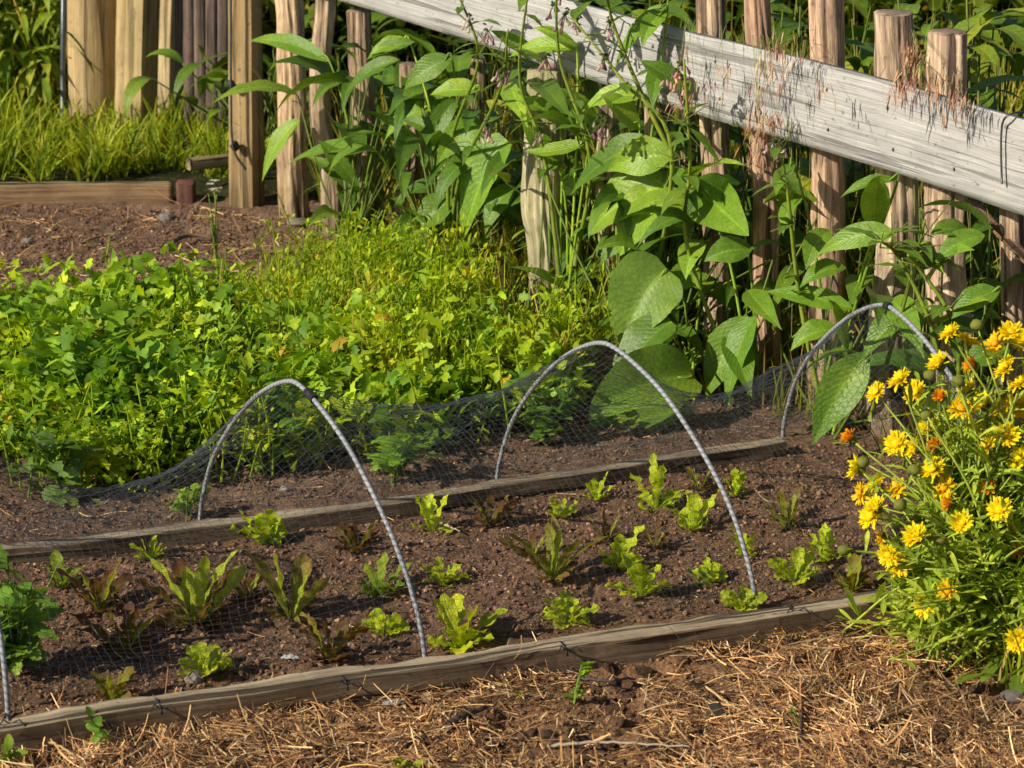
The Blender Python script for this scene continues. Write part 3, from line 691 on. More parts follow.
def lettuce(x, y, hp, wp, kind, label):
    B = on_ground(x, y); D = np.dot(B-CAM, FWD); H = hp*D/F*.95; R = wp/2*D/F*.9
    B[2] = float(ground_z(B[0], B[1]))-.002
    t = thing('lettuce', B, label, 'lettuce', 'lettuces in the netted bed')
    mb = MB()
    def ring(n, pit, L, W, droop, c0, c1, ruf, lob, az0=0, cp_=1., pr=prof_spat, rf=3., fold=.22):
        az = az0+np.arange(n)/n*TAU+rng.normal(0, .3, n)
        leaves(mb, B+np.column_stack([np.cos(az)*.004, np.sin(az)*.004, np.full(n, .0)]), az, pit+rng.normal(0, .13, n), L*rng.uniform(.75, 1.12, n), 1.3*W*rng.uniform(.8, 1.2, n), droop+rng.normal(0, .2, n), pr,
               nl=14, ns=6, fold=fold, ruffle=ruf, rfreq=rf, roll=rng.normal(0, .45, n), lob=lob*rng.uniform(.7, 1.3), lfreq=rng.uniform(3.5, 6.),
               col=np.array(c0)*rng.uniform(.8, 1.2, (n, 1)), col1=np.array(c1)*rng.uniform(.8, 1.2, (n, 1)), cpow=cp_)
    S = math.hypot(H, R)
    if kind == 'frill':
        m_ = int(rng.integers(3, 6)); ring(m_, .75, R*1.3, R*.55, .6, G1, G2, .4, .3); ring(3, 1.15, H*1., R*.5, .5, G1, G2, .45, .32, rng.random()*6); ring(2, 1.38, H*1.08, R*.42, .3, G2, G2, .45, .32, rng.random()*6)
    elif kind == 'butter':
        y_ = (.5, .56, .05); m_ = int(rng.integers(4, 7)); ring(m_, .6, R*1.15, R*.5, .6, G1, G2, .32, .16); ring(5, 1.0, H*.82, R*.5, .6, (.36, .46, .03), y_, .35, .16, rng.random()*6); ring(3, 1.3, H*.8, R*.42, .35, y_, y_, .35, .16)
    elif kind == 'olive':
        o = (.17, .25, .03); ring(5, .8, R*1.3, R*.6, .7, o, (.2, .28, .04), .3, .08); ring(4, 1.2, H*.95, R*.5, .5, o, (.3, .36, .04), .3, .08, .4)
    elif kind == 'bronze':
        ring(6, .8, R*1.25, R*.45, .6, (.24, .3, .03), (.2, .1, .05), .3, .2, cp_=.7); ring(5, 1.2, H*1.02, R*.42, .5, (.3, .36, .04), (.26, .17, .05), .3, .2, .5); ring(2, 1.4, H*.9, R*.4, .2, (.34, .42, .04), (.34, .36, .06), .25, .1)
    elif kind == 'red':
        ring(6, .7, R*1.15, R*.34, .6, (.17, .16, .03), (.13, .042, .036), .35, .22, cp_=.6); ring(6, 1.1, H*.9, R*.34, .5, (.2, .19, .03), (.15, .046, .038), .35, .22, .5); ring(2, 1.2, H*.85, R*.32, .4, (.34, .4, .04), (.34, .3, .06), .3, .15)
    else:
        ring(9, .65, R*1.1, R*.27, .5, (.2, .19, .03), (.15, .055, .04), .35, .22, cp_=.7); ring(9, 1.05, H*.8, R*.27, .5, (.24, .24, .03), (.17, .065, .045), .35, .22, .4)
        ring(6, 1.3, H*.88, R*.25, .45, (.36, .44, .04), (.42, .48, .06), .3, .12)
    mb.build('foliage', M_LETT, t)
for q in LET: lettuce(*q)

# ------------------------------------------------------------------ weeds and seedlings: a tuft with its own leaves
def tuft(name, label, px, hp, n, L, W, c0, c1, cat, lob=0., z0=0., group=None, pr=prof_even, spread=.3, mat=None, depth=None, nl=8, droop=.6):
    B = on_ground(*px); D = np.dot(B-CAM, FWD); H = hp*D/F; B[2] = float(ground_z(B[0], B[1]))-.002
    t = thing(name, B, label, cat, group); ns_ = max(2, n//7); sm = MB(); lm = MB()
    az = rng.uniform(0, TAU, ns_); hh_ = H*rng.uniform(.55, 1., ns_)
    tip = B+np.column_stack([np.cos(az)*spread*hh_, np.sin(az)*spread*hh_, hh_])
    mid = B+(tip-B)*.5+np.column_stack([np.cos(az), np.sin(az), 0*az])*(-.04*hh_)[:, None]
    P = np.stack([np.broadcast_to(B, tip.shape), mid, tip], 1)
    P = np.stack([curve_pts(p, 7) for p in P])
    tubes(sm, P, np.linspace(.0028, .0012, 7)*min(1, H/.1+.3), 5, np.array(c0)*1.1); sm.build('stem', M_STEM, t)
    k = rng.integers(0, ns_, n); f = rng.uniform(.15, 1, n)
    i0 = np.minimum((f*6).astype(int), 5); fr_ = (f*6-i0)[:, None]
    pos = P[k, i0]*(1-fr_)+P[k, i0+1]*fr_
    cc = 1.5*np.array(c0)*rng.uniform(.75, 1.25, (n, 1))
    leaves(lm, pos, rng.uniform(0, TAU, n), rng.uniform(.0, 1.1, n), L*rng.uniform(.6, 1.2, n), W*rng.uniform(.7, 1.2, n), droop+rng.normal(0, .2, n), pr, nl=nl, ns=4, ruffle=.15, lob=lob, roll=rng.normal(0, .4, n), col=cc, col1=1.5*np.array(c1)*rng.uniform(.8, 1.2, (n, 1)))
    lm.build('foliage', mat or M_HERB, t); return t
tuft('leafy_weed', 'big leafy green plant under the net at the left edge', (16, 672), 120, 150, .06, .03, (.1, .19, .035), (.15, .26, .045), 'plant', .34, spread=.42, nl=10)
tuft('leafy_weed', 'pale bluish green seedling with lobed leaves among the salad greens', (66, 500), 92, 40, .06, .034, (.1, .18, .06), (.14, .22, .08), 'plant', .15, spread=.4)
tuft('rocket_plant', 'coarse leaved green plant under the net right of the left hoop crown', (392, 482), 75, 40, .07, .026, (.1, .2, .02), (.16, .28, .03), 'plant', .25, spread=.7)
tuft('rocket_plant', 'dense small leaved green bush inside the middle hoop', (546, 442), 76, 110, .036, .02, (.07, .15, .02), (.11, .2, .03), 'plant', .1, spread=.45)
tuft('rocket_plant', 'small green plant by the far board under the net left of the first hoop', (187, 514), 42, 24, .035, .016, (.14, .23, .025), (.19, .29, .03), 'plant', .2, spread=.5)
tuft('rocket_plant', 'loose green plant under the net between the first two hoops', (265, 470), 95, 50, .05, .024, (.1, .2, .02), (.15, .27, .03), 'plant', .22, spread=.6)
tuft('seedling', 'small green seedling on the straw below the front board at the left corner', (101, 745), 40, 14, .024, .014, (.1, .2, .03), (.15, .26, .04), 'weed', .05, spread=.5)
tuft('seedling', 'green seedling on the path beneath the middle of the front board', (574, 700), 40, 12, .026, .016, (.12, .22, .03), (.2, .3, .04), 'weed', .08, spread=.4)
tuft('seedling', 'tiny two leaved seedling on the straw path, below the right end of the front board', (800, 722), 24, 7, .02, .009, (.12, .24, .04), (.16, .28, .06), 'weed', spread=.4)
tuft('seedling', 'small weed on the straw at the lower left corner', (14, 764), 36, 12, .03, .014, (.12, .2, .03), (.2, .27, .04), 'weed', spread=.4)
tuft('seedling', 'yellowish weed at the bottom edge of the straw path', (404, 772), 20, 10, .025, .013, (.2, .26, .03), (.26, .3, .04), 'weed', spread=.6)
tuft('seedling', 'very small sprout on the bare patch of the path', (517, 698), 14, 6, .012, .008, (.12, .2, .03), (.16, .24, .04), 'weed', spread=.4)
tuft('seedling', 'lone sprout in the upper bare soil', (106, 268), 36, 6, .05, .008, (.16, .28, .03), (.2, .32, .04), 'weed', spread=.2, pr=prof_grass)
tuft('seedling', 'small green clump in the bed soil by the flower bush, at the front board end', (700, 585), 16, 8, .022, .012, (.1, .18, .04), (.14, .22, .05), 'weed', spread=.7)
tuft('grass_tuft', 'tall green grass blades at the edge of the bare soil', (224, 300), 62, 9, .11, .009, (.2, .32, .03), (.26, .38, .04), 'grass', spread=.15, pr=prof_grass)
tuft('grass_tuft', 'leaning grass blade tuft left of the tall blades, at the soil edge', (120, 312), 46, 7, .1, .009, (.2, .32, .03), (.26, .38, .04), 'grass', spread=.5, pr=prof_grass)
cr = tuft('cress_stalk', 'upright stalk with tiny white flowers by the corner post', (216, 262), 76, 40, .016, .006, (.11, .2, .03), (.15, .25, .03), 'plant', spread=.12)
B = np.array(cr.location); wf = MB()
for k in range(7):
    c = on_y(214+rng.normal(0, 2.5), 186+rng.uniform(-5, 6), B[1])
    az = np.arange(4)/4*TAU+rng.random(); leaves(wf, np.repeat(c[None], 4, 0), az, .3, .013, .009, .3, prof_even, nl=4, ns=2, col=(.75, .75, .72))
wf.build('flowers', M_BELL, cr)
ws = MB(); tp_ = on_y(214, 189, B[1]); tubes(ws, curve_pts([B, (B+tp_)/2+[.006, 0, 0], tp_], 8), .0017, 5, (.2, .3, .05)); ws.build('stem', M_STEM, cr)
tuft('lettuce_plant', 'light yellow green lettuce with upright leaves at the left edge of the greens', (18, 384), 52, 20, .1, .055, (.26, .34, .03), (.34, .42, .06), 'lettuce', .03, pr=prof_spat, spread=.25, mat=M_LETT, nl=12)
tuft('lettuce_plant', 'yellow green lettuce gone tall at the top of the salad greens', (124, 340), 44, 14, .09, .045, (.18, .27, .03), (.24, .34, .04), 'lettuce', .03, pr=prof_spat, spread=.3, mat=M_LETT, nl=12)

# ------------------------------------------------------------------ masses of herbs and grass
def herb_mass(name, poly, nplants, per, hr, L, W, cols, label, lob=0., spread=.06, up=(.1, 1.1), seed=0, pr=prof_even, nl=5, stems=True, lowf=.15):
    c = scatter(poly, nplants*2); q = fbm(c[:, 0]*11, c[:, 1]*11, seed+50, 2)+rng.uniform(-.06, .06, len(c)); c = c[np.argsort(-q)[:nplants]]; c = c[rng.permutation(nplants)]
    amp = .2+1.65*fbm(c[:, 0]*6, c[:, 1]*6, seed, 2)
    H = rng.uniform(*hr, nplants)*amp; ci = np.clip((fbm(c[:, 0]*7, c[:, 1]*7, seed+90, 2)-.15)/.5*len(cols)+rng.normal(0, .7, nplants), 0, len(cols)-1).astype(int)
    lean = rng.normal(0, .2, (nplants, 2))
    k = np.repeat(np.arange(nplants), per); n = len(k); f = lowf+(1-lowf)*rng.random(n)**.75
    ax = c[k]+lean[k]*(H[k]*f)[:, None]+rng.normal(0, 1, (n, 2))*spread*(.5+.5*f[:, None])*.5
    pos = np.column_stack([ax, H[k]*f])
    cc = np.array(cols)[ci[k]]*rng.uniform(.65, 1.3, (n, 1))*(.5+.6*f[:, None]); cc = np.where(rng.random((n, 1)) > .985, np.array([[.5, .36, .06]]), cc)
    mb = MB()
    ps_ = (.62+.9*fbm(c[:, 0]*5+9, c[:, 1]*5, seed+70, 2)**1.5*2)[k]
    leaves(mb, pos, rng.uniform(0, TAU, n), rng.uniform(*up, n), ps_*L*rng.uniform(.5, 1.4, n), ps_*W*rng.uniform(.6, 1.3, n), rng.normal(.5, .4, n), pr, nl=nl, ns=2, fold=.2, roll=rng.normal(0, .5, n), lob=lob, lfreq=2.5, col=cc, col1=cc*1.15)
    if stems:
        b0 = np.column_stack([c, np.zeros(nplants)]); tp = np.column_stack([c+lean*H[:, None], H])
        P = np.stack([b0, b0*.5+tp*.5+np.column_stack([rng.normal(0, .01, (nplants, 2)), 0*H]), tp], 1)
        tubes(mb, P, np.array([.0024, .002, .0012]), 4, np.array(cols)[ci]*1.05, cap=False)
    return tag(mb.build(name, M_HERB), label, 'greens', kind='stuff')
def grass_mass(name, poly, n, Lr, W, cols, label, droop=(.3, .4), lean=.25, clump=0):
    if clump:
        c = scatter(poly, n//clump); p = np.repeat(c, clump, 0)[:n]+rng.normal(0, .018, (len(np.repeat(c, clump, 0)[:n]), 2))
    else: p = scatter(poly, n)
    n = len(p); cc = np.array(cols)[rng.integers(0, len(cols), n)]*rng.uniform(.7, 1.3, (n, 1))
    mb = MB(); L = rng.uniform(*Lr, n)*(.6+.8*fbm(p[:, 0]*5, p[:, 1]*5, 4, 2))
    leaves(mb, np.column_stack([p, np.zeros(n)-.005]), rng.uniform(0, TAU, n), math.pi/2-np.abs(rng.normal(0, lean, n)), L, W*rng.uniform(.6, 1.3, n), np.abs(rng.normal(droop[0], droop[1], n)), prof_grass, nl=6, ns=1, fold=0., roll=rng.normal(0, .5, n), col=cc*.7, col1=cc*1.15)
    return tag(mb.build(name, M_GRASS), label, 'grass', kind='stuff')
GC = [(.24, .36, .03), (.32, .44, .04), (.17, .28, .03), (.42, .48, .08)]
low_poly = gpoly([(-60, 500), (60, 500), (150, 492), (250, 482), (350, 462), (460, 450), (560, 428), (560, 400), (420, 380), (280, 360), (240, 330), (120, 335), (-60, 345)])
LOWC = [(.19, .34, .03), (.3, .46, .035), (.14, .28, .03), (.42, .57, .04), (.24, .4, .045), (.36, .5, .04)]
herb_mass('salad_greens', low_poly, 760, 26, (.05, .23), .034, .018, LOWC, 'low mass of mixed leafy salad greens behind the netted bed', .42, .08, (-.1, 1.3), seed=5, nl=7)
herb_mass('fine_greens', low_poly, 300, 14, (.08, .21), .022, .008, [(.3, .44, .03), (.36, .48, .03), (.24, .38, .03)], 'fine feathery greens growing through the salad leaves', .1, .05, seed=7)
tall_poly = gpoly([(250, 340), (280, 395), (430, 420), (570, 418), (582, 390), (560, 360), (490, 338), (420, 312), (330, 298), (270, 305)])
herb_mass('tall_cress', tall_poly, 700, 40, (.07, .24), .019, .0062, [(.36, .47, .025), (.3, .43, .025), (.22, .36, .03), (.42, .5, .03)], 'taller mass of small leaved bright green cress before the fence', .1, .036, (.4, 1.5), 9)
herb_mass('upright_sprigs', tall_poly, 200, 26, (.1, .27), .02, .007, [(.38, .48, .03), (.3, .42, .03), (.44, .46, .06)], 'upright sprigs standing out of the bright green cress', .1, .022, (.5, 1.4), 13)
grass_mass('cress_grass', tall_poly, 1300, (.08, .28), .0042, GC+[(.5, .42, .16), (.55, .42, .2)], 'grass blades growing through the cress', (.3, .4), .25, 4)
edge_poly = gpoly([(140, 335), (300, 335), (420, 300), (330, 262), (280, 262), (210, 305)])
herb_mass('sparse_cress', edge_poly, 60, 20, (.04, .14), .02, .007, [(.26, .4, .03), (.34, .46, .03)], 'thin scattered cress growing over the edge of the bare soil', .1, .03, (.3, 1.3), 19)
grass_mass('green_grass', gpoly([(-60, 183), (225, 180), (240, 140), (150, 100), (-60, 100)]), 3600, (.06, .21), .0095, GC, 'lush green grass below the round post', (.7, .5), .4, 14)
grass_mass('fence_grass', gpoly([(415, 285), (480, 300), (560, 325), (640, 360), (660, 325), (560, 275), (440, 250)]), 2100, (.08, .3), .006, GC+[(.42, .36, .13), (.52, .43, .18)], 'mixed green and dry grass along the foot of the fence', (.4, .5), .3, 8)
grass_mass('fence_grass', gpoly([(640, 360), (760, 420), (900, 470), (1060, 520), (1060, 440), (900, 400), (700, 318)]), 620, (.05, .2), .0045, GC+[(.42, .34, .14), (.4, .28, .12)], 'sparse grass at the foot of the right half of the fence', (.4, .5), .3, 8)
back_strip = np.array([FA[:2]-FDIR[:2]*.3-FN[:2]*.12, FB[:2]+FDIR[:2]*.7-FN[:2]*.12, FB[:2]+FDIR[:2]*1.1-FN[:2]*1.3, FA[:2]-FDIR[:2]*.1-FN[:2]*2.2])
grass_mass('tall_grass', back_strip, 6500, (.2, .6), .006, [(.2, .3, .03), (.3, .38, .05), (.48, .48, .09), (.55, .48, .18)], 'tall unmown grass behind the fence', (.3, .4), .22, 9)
hedge = np.array([(-1.0, 8.6), (.2, 8.0), (2.2, 7.6), (2.2, 9.6), (-2.6, 10.8), (-2.6, 9.6)])
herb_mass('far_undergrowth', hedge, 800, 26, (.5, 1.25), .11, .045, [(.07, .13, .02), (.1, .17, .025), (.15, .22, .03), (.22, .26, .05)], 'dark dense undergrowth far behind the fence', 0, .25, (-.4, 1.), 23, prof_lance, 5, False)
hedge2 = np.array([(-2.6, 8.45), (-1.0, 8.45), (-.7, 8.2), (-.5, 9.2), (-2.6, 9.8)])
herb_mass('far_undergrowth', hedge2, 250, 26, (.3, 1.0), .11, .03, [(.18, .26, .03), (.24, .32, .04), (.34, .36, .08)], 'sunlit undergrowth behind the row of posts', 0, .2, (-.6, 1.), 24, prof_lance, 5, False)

# ------------------------------------------------------------------ comfrey
TOCAM = unit(CAM-np.array([.2, 5.6, .4])); SUNV = np.array([-.80, -.33, .5])
def hero(mb, sm, root, bpx, tpx, wpx, ob=.06, ot=.14, sag=None, ref=None, pr=prof_lance, col=None, fold=None, tilt=None):
    sag = rng.uniform(.08, .3) if sag is None else sag; fold = rng.uniform(.15, .42) if fold is None else fold; wpx = wpx*(.84 if pr is prof_lance else 1)
    b = on_fence(*bpx, ob); t = on_fence(*tpx, ot); L = np.linalg.norm(t-b)
    D = np.dot(b-CAM, FWD); W = wpx*D/F*1.15
    m = (b+t)/2+np.array([0, 0, 1.])*sag*L+FN*.02
    u = np.linspace(0, 1, 17)[:, None]
    sp = b*(1-u)**2+2*m*u*(1-u)+t*u*u
    T = unit(np.gradient(sp, axis=0))
    if ref is None: ref = unit(TOCAM*rng.uniform(.35, .8)+np.array([0, 0, 1.])*rng.uniform(.2, .8)+SUNV*rng.uniform(.1, .6)+rng.normal(0, .22, 3))
    n = unit(ref[None]-T*(T@ref)[:, None]); s = np.cross(T, n)
    c = np.array(col if col is not None else [(.15, .28, .032), (.19, .34, .04), (.12, .23, .03), (.25, .4, .05)][rng.integers(0, 4)])*rng.uniform(.85, 1.15)
    blade(mb, sp[None], s[None], n[None], W, pr, ns=8, fold=fold, ruffle=.06, rfreq=3., col=c*.95, col1=c*1.08)
    if sm is not None and rng.random() < .45:
        r0 = root+rng.normal(0, .03, 3)*[1, 1, 0]; q = r0*.45+b*.55+np.array([0, 0, .05])-FN*.01
        tubes(sm, curve_pts([r0, q, b, sp[2]], 12), np.linspace(.004, .002, 12), 6, c*1.2)
def bells(mb, c, n, s=.02):
    """a drooping cluster of little bell flowers"""
    for k in range(n):
        p = c+rng.normal(0, .009, 3)+[0, 0, -.004]; dr = unit(np.array([rng.normal(0, .4), rng.normal(0, .4), -1.]))
        tt = np.linspace(0, 1, 5)[:, None]; L = s*rng.uniform(.7, 1.1)
        col = [(.6, .34, .45), (.7, .52, .56), (.5, .27, .42), (.75, .66, .62)][rng.integers(0, 4)]
        tubes(mb, np.stack([c+[0, 0, .012], (c+p)/2+[0, 0, .008], p]), np.full(3, .0011), 4, (.2, .24, .08)); tubes(mb, p+dr*tt*L, np.array([.0016, .0028, .0034, .0036, .0044])*s/.02, 7, col)
CF = [  # root px, label, leaves [(base, tip, width, extra)], flower stems [(points...)], clusters, filler count
    ((352, 236), 'small comfrey plant with pointed leaves at the left end of the fence',
     [((372, 148), (286, 166), 24, {}), ((330, 62), (247, 42), 20, {}), ((300, 120), (262, 182), 24, {}), ((415, 42), (366, 60), 16, {}), ((400, 60), (345, 95), 20, {}), ((360, 190), (318, 140), 18, {})], [], [], 12),
    ((450, 250), 'comfrey clump with narrow drooping leaves under the upper part of the rail',
     [((410, 42), (369, 56), 22, {}), ((452, 58), (404, 90), 28, {}), ((458, 100), (424, 172), 22, {}), ((486, 126), (436, 166), 34, {}), ((507, 140), (464, 238), 44, {'pr': prof_ovate}), ((455, 198), (416, 234), 36, {}), ((430, 110), (385, 140), 22, {}), ((480, 90), (430, 95), 26, {}), ((470, 150), (398, 118), 22, {}), ((515, 185), (485, 235), 30, {})],
     [[(446, 240), (450, 150), (478, 60), (457, -10)], [(450, 240), (462, 170), (500, 90), (508, 30)]], [(470, 22), (505, 72), (486, 34)], 16),
    ((566, 274), 'comfrey clump with pink bell flowers before the grey mossy stake',
     [((509, 80), (528, 128), 26, {}), ((532, 80), (574, 126), 26, {}), ((577, 50), (508, 58), 22, {'sag': .2}), ((578, 48), (533, 28), 14, {}), ((643, 97), (582, 112), 26, {'sag': .25}), ((588, 143), (524, 151), 22, {'sag': -.1}), ((560, 170), (520, 110), 22, {}), ((540, 60), (490, 30), 20, {}), ((600, 130), (560, 88), 24, {}), ((560, 120), (515, 100), 20, {})],
     [[(560, 262), (545, 160), (520, 80), (528, -10)], [(575, 265), (590, 160), (560, 60), (556, -20)]], [(490, 135), (502, 76), (555, 8), (545, 62), (487, 128), (603, 128), (538, 133)], 3),
    ((640, 320), 'tall leaning comfrey with a thick flowering stem crossing the rail',
     [((668, 4), (614, 70), 24, {'sag': .15}), ((666, 10), (642, 48), 22, {}), ((660, 147), (570, 196), 38, {'sag': .25}), ((673, 157), (607, 172), 42, {'sag': .2}), ((667, 66), (653, 110), 24, {}), ((664, 187), (588, 236), 50, {'sag': .2, 'pr': prof_ovate}), ((664, 197), (620, 256), 46, {'pr': prof_ovate}), ((690, 90), (640, 60), 22, {}), ((640, 130), (600, 95), 26, {})],
     [[(680, 300), (672, 155), (622, 80), (574, 20)], [(672, 155), (640, 90), (612, 20), (606, -20)]], [(566, 18), (610, 26), (604, 60), (600, 122), (578, 22), (606, 124)], 16),
    ((672, 352), 'comfrey with one huge rounded leaf and a broad leaf under the netting',
     [((668, 270), (622, 352), 66, {'pr': prof_ovate, 'ob': .16, 'ot': .26, 'col': (.2, .33, .06), 'ref': unit(TOCAM*.9+SUNV*.5)}), ((672, 322), (612, 398), 44, {'pr': prof_ovate, 'ob': .2, 'ot': .32}), ((692, 376), (588, 420), 60, {'ob': .22, 'ot': .5, 'pr': prof_ovate, 'sag': .15, 'col': (.2, .34, .05), 'ref': unit(TOCAM*.8+np.array([0, 0, .5]))}), ((694, 408), (560, 446), 42, {'ob': .22, 'ot': .5, 'sag': .05, 'col': (.2, .34, .05), 'ref': unit(TOCAM*.6+np.array([0, 0, .8]))}), ((700, 270), (668, 300), 30, {}), ((640, 230), (600, 265), 28, {}), ((690, 230), (650, 205), 30, {})], [], [], 8),
    ((742, 392), 'comfrey with hanging leaves between the two split stakes',
     [((684, 186), (746, 166), 30, {'sag': .15}), ((704, 196), (749, 236), 44, {'pr': prof_ovate}), ((748, 316), (706, 400), 44, {'pr': prof_lance, 'sag': .05}), ((756, 316), (726, 410), 34, {}), ((690, 200), (650, 215), 30, {}), ((752, 250), (704, 262), 30, {}), ((735, 200), (697, 178), 28, {}), ((748, 290), (782, 330), 26, {}), ((702, 240), (686, 280), 28, {}), ((720, 165), (690, 130), 26, {}), ((735, 330), (752, 398), 34, {})],
     [[(690, 330), (688, 250), (690, 160), (684, 60)]], [(680, 82), (675, 75), (680, 68)], 3),
    ((826, 434), 'comfrey with long leaves reaching past the two right hand stakes',
     [((853, 309), (764, 292), 28, {'ref': unit(np.array([-.2, -.3, .9])+TOCAM*.4), 'sag': .12}), ((868, 352), (812, 446), 46, {'ob': .12, 'ot': .22, 'sag': .04}), ((912, 312), (862, 362), 32, {}), ((858, 352), (802, 376), 24, {}), ((897, 234), (816, 256), 28, {'sag': .2}), ((794, 163), (776, 196), 20, {}), ((801, 198), (783, 236), 24, {}), ((874, 232), (884, 176), 30, {'ref': TOCAM}), ((898, 180), (840, 198), 18, {}), ((830, 230), (806, 270), 28, {}), ((838, 330), (790, 352), 28, {}), ((846, 268), (800, 288), 26, {}), ((848, 350), (828, 300), 24, {})],
     [[(840, 420), (800, 300), (786, 180), (776, 148)], [(870, 420), (905, 300), (925, 220)]], [(779, 150), (776, 146)], 6),
    ((955, 455), 'comfrey of curled leaves behind the yellow flower bush, under the rail end',
     [((970, 232), (930, 236), 24, {}), ((985, 235), (935, 262), 28, {}), ((930, 280), (975, 250), 30, {}), ((1000, 290), (950, 320), 34, {}), ((940, 330), (990, 300), 32, {}), ((960, 380), (905, 350), 34, {}), ((1010, 350), (960, 370), 34, {}), ((890, 300), (925, 360), 32, {}), ((915, 250), (945, 275), 24, {})],
     [[(950, 440), (935, 340), (900, 260), (880, 240)], [(960, 440), (955, 330), (920, 270), (908, 255)]], [], 7)]
for root, lb, hs, stems_, cl, fill in CF:
    R = on_fence(*root, .06); R[2] = 0
    t = thing('comfrey', R, lb, 'comfrey', 'comfrey plants along the fence'); lm, sm = MB(), MB()
    for b, tp, w, kw in hs: hero(lm, sm, R, b, tp, w, **kw)
    for P in stems_:
        P3 = [on_fence(*q, .06+.05*i) for i, q in enumerate(P)]; P3[0] = R if len(stems_) and P is stems_[0] else P3[0]
        Q = curve_pts(P3, 24); tubes(sm, Q, np.linspace(.0055, .0025, 24), 8, (.2, .3, .05))
        n = 9; i = rng.integers(6, 24, n); leaves(lm, Q[i], rng.uniform(0, TAU, n), rng.uniform(-.2, .8, n), rng.uniform(.05, .12, n), rng.uniform(.018, .035, n), .8, prof_lance, nl=9, ns=4, ruffle=.1, col=(.15, .26, .04))
        P_ = np.stack([Q[i], Q[i]+rng.normal(0, .012, (n, 3))+[0, 0, .01], Q[i]+rng.normal(0, .03, (n, 3))+[0, 0, .012]], 1); tubes(sm, P_, np.array([.002, .0016, .001]), 5, (.14, .2, .04))
    if fill:
        n = int(fill*(4.2 if root[0] < 660 else 2.6)); hgt = rng.uniform(.03, .5, n); az = np.where(rng.random(n) < .7, rng.normal(math.atan2(FN[1], FN[0]), .9, n), rng.uniform(0, TAU, n))
        pos = R+FDIR*rng.normal(0, .14, n)[:, None]+FN*rng.uniform(-.22, .06, n)[:, None]*(1 if root[0] < 660 else .75); pos[:, 2] = hgt
        if root[0] > 660: pos -= FN*.08
        c = np.array([(.11, .215, .03), (.15, .27, .035), (.08, .17, .028), (.22, .34, .05)])[rng.choice(4, n, p=[.35, .3, .27, .08])]; Lf = rng.uniform(.1, .26, n)
        leaves(lm, pos, az, rng.uniform(.2, 1.2, n), Lf, Lf*rng.uniform(.19, .3, n), rng.uniform(.8, 2.1, n), prof_lance, nl=14, ns=6, fold=.22, ruffle=.1, rfreq=3.5, roll=rng.normal(0, .4, n), col=c, col1=c*1.1)
        r0 = np.broadcast_to(R, pos.shape)+rng.normal(0, .03, pos.shape)*[1, 1, 0]
        tubes(sm, np.stack([r0, (r0+pos)/2+FN*.01, pos], 1), np.array([.003, .0026, .002]), 5, (.11, .18, .03))
    lm.build('foliage', M_COMF, t); sm.build('stem', M_STEM, t)
    for q in cl:
        fm = MB(); c = on_fence(*q, .19); bells(fm, c, 5, .017)
        gm = rng.normal(0, .004, (6, 3))+c+[0, 0, .011]; lumps(fm, gm, np.full(6, .0045), np.tile([(.12, .16, .05)], (6, 1)))
        fm.build('flower_cluster', M_BELL, t)
# comfrey growing on the far side of the fence
BEHIND = [(880, 40, 'comfrey beyond the rail behind the two cut stake tops'), (985, 70, 'comfrey with yellowing leaves beyond the right end of the rail'), (800, 10, 'comfrey seen between the stakes above the rail at the right'),
          (640, 10, 'comfrey beyond the rail left of the paired stakes'), (560, 150, 'comfrey in the shade beyond the mossy stake'), (430, 110, 'comfrey in the shade beyond the leaning brown stakes'), (270, 110, 'shaded comfrey between the corner post and the first stake'), (735, 250, 'shaded comfrey beyond the gap between the paired stakes'), (860, 300, 'shaded comfrey beyond the low gap near the last hoop'), (1000, 20, 'tall comfrey in the upper right corner beyond the fence'), (640, 220, 'shaded comfrey beyond the leaning flowering comfrey'), (960, 300, 'shaded comfrey beyond the last two stakes')]
for x, y, lb in BEHIND:
    C = on_fence(x, y, -.38); R = C.copy(); R[2] = 0
    t = thing('comfrey', R, lb, 'comfrey', 'comfrey plants beyond the fence'); lm, sm = MB(), MB(); n = 46
    top = max(C[2]+.1, .35)
    pos = R+rng.normal(0, .14, (n, 3)); pos[:, 2] = rng.uniform(.1, 1, n)**.7*top
    c = np.array([(.11, .2, .03), (.15, .26, .035), (.21, .31, .04), (.34, .38, .05)])[rng.choice(4, n, p=[.4, .35, .2, .05] if x < 960 or y > 200 else [.2, .3, .3, .2])]
    leaves(lm, pos, rng.uniform(0, TAU, n), rng.uniform(0, 1.1, n), rng.uniform(.12, .24, n), rng.uniform(.035, .06, n), rng.uniform(.7, 2., n), prof_lance, nl=10, ns=4, fold=.15, ruffle=.09, rfreq=4.5, roll=rng.normal(0, .3, n), col=c, col1=c*1.1)
    r0 = np.broadcast_to(R, pos.shape)+rng.normal(0, .05, pos.shape)*[1, 1, 0]
    tubes(sm, np.stack([r0, (r0+pos)/2, pos], 1), np.array([.004, .0035, .002]), 5, (.1, .16, .03))
    lm.build('foliage', M_COMF, t); sm.build('stem', M_STEM, t)

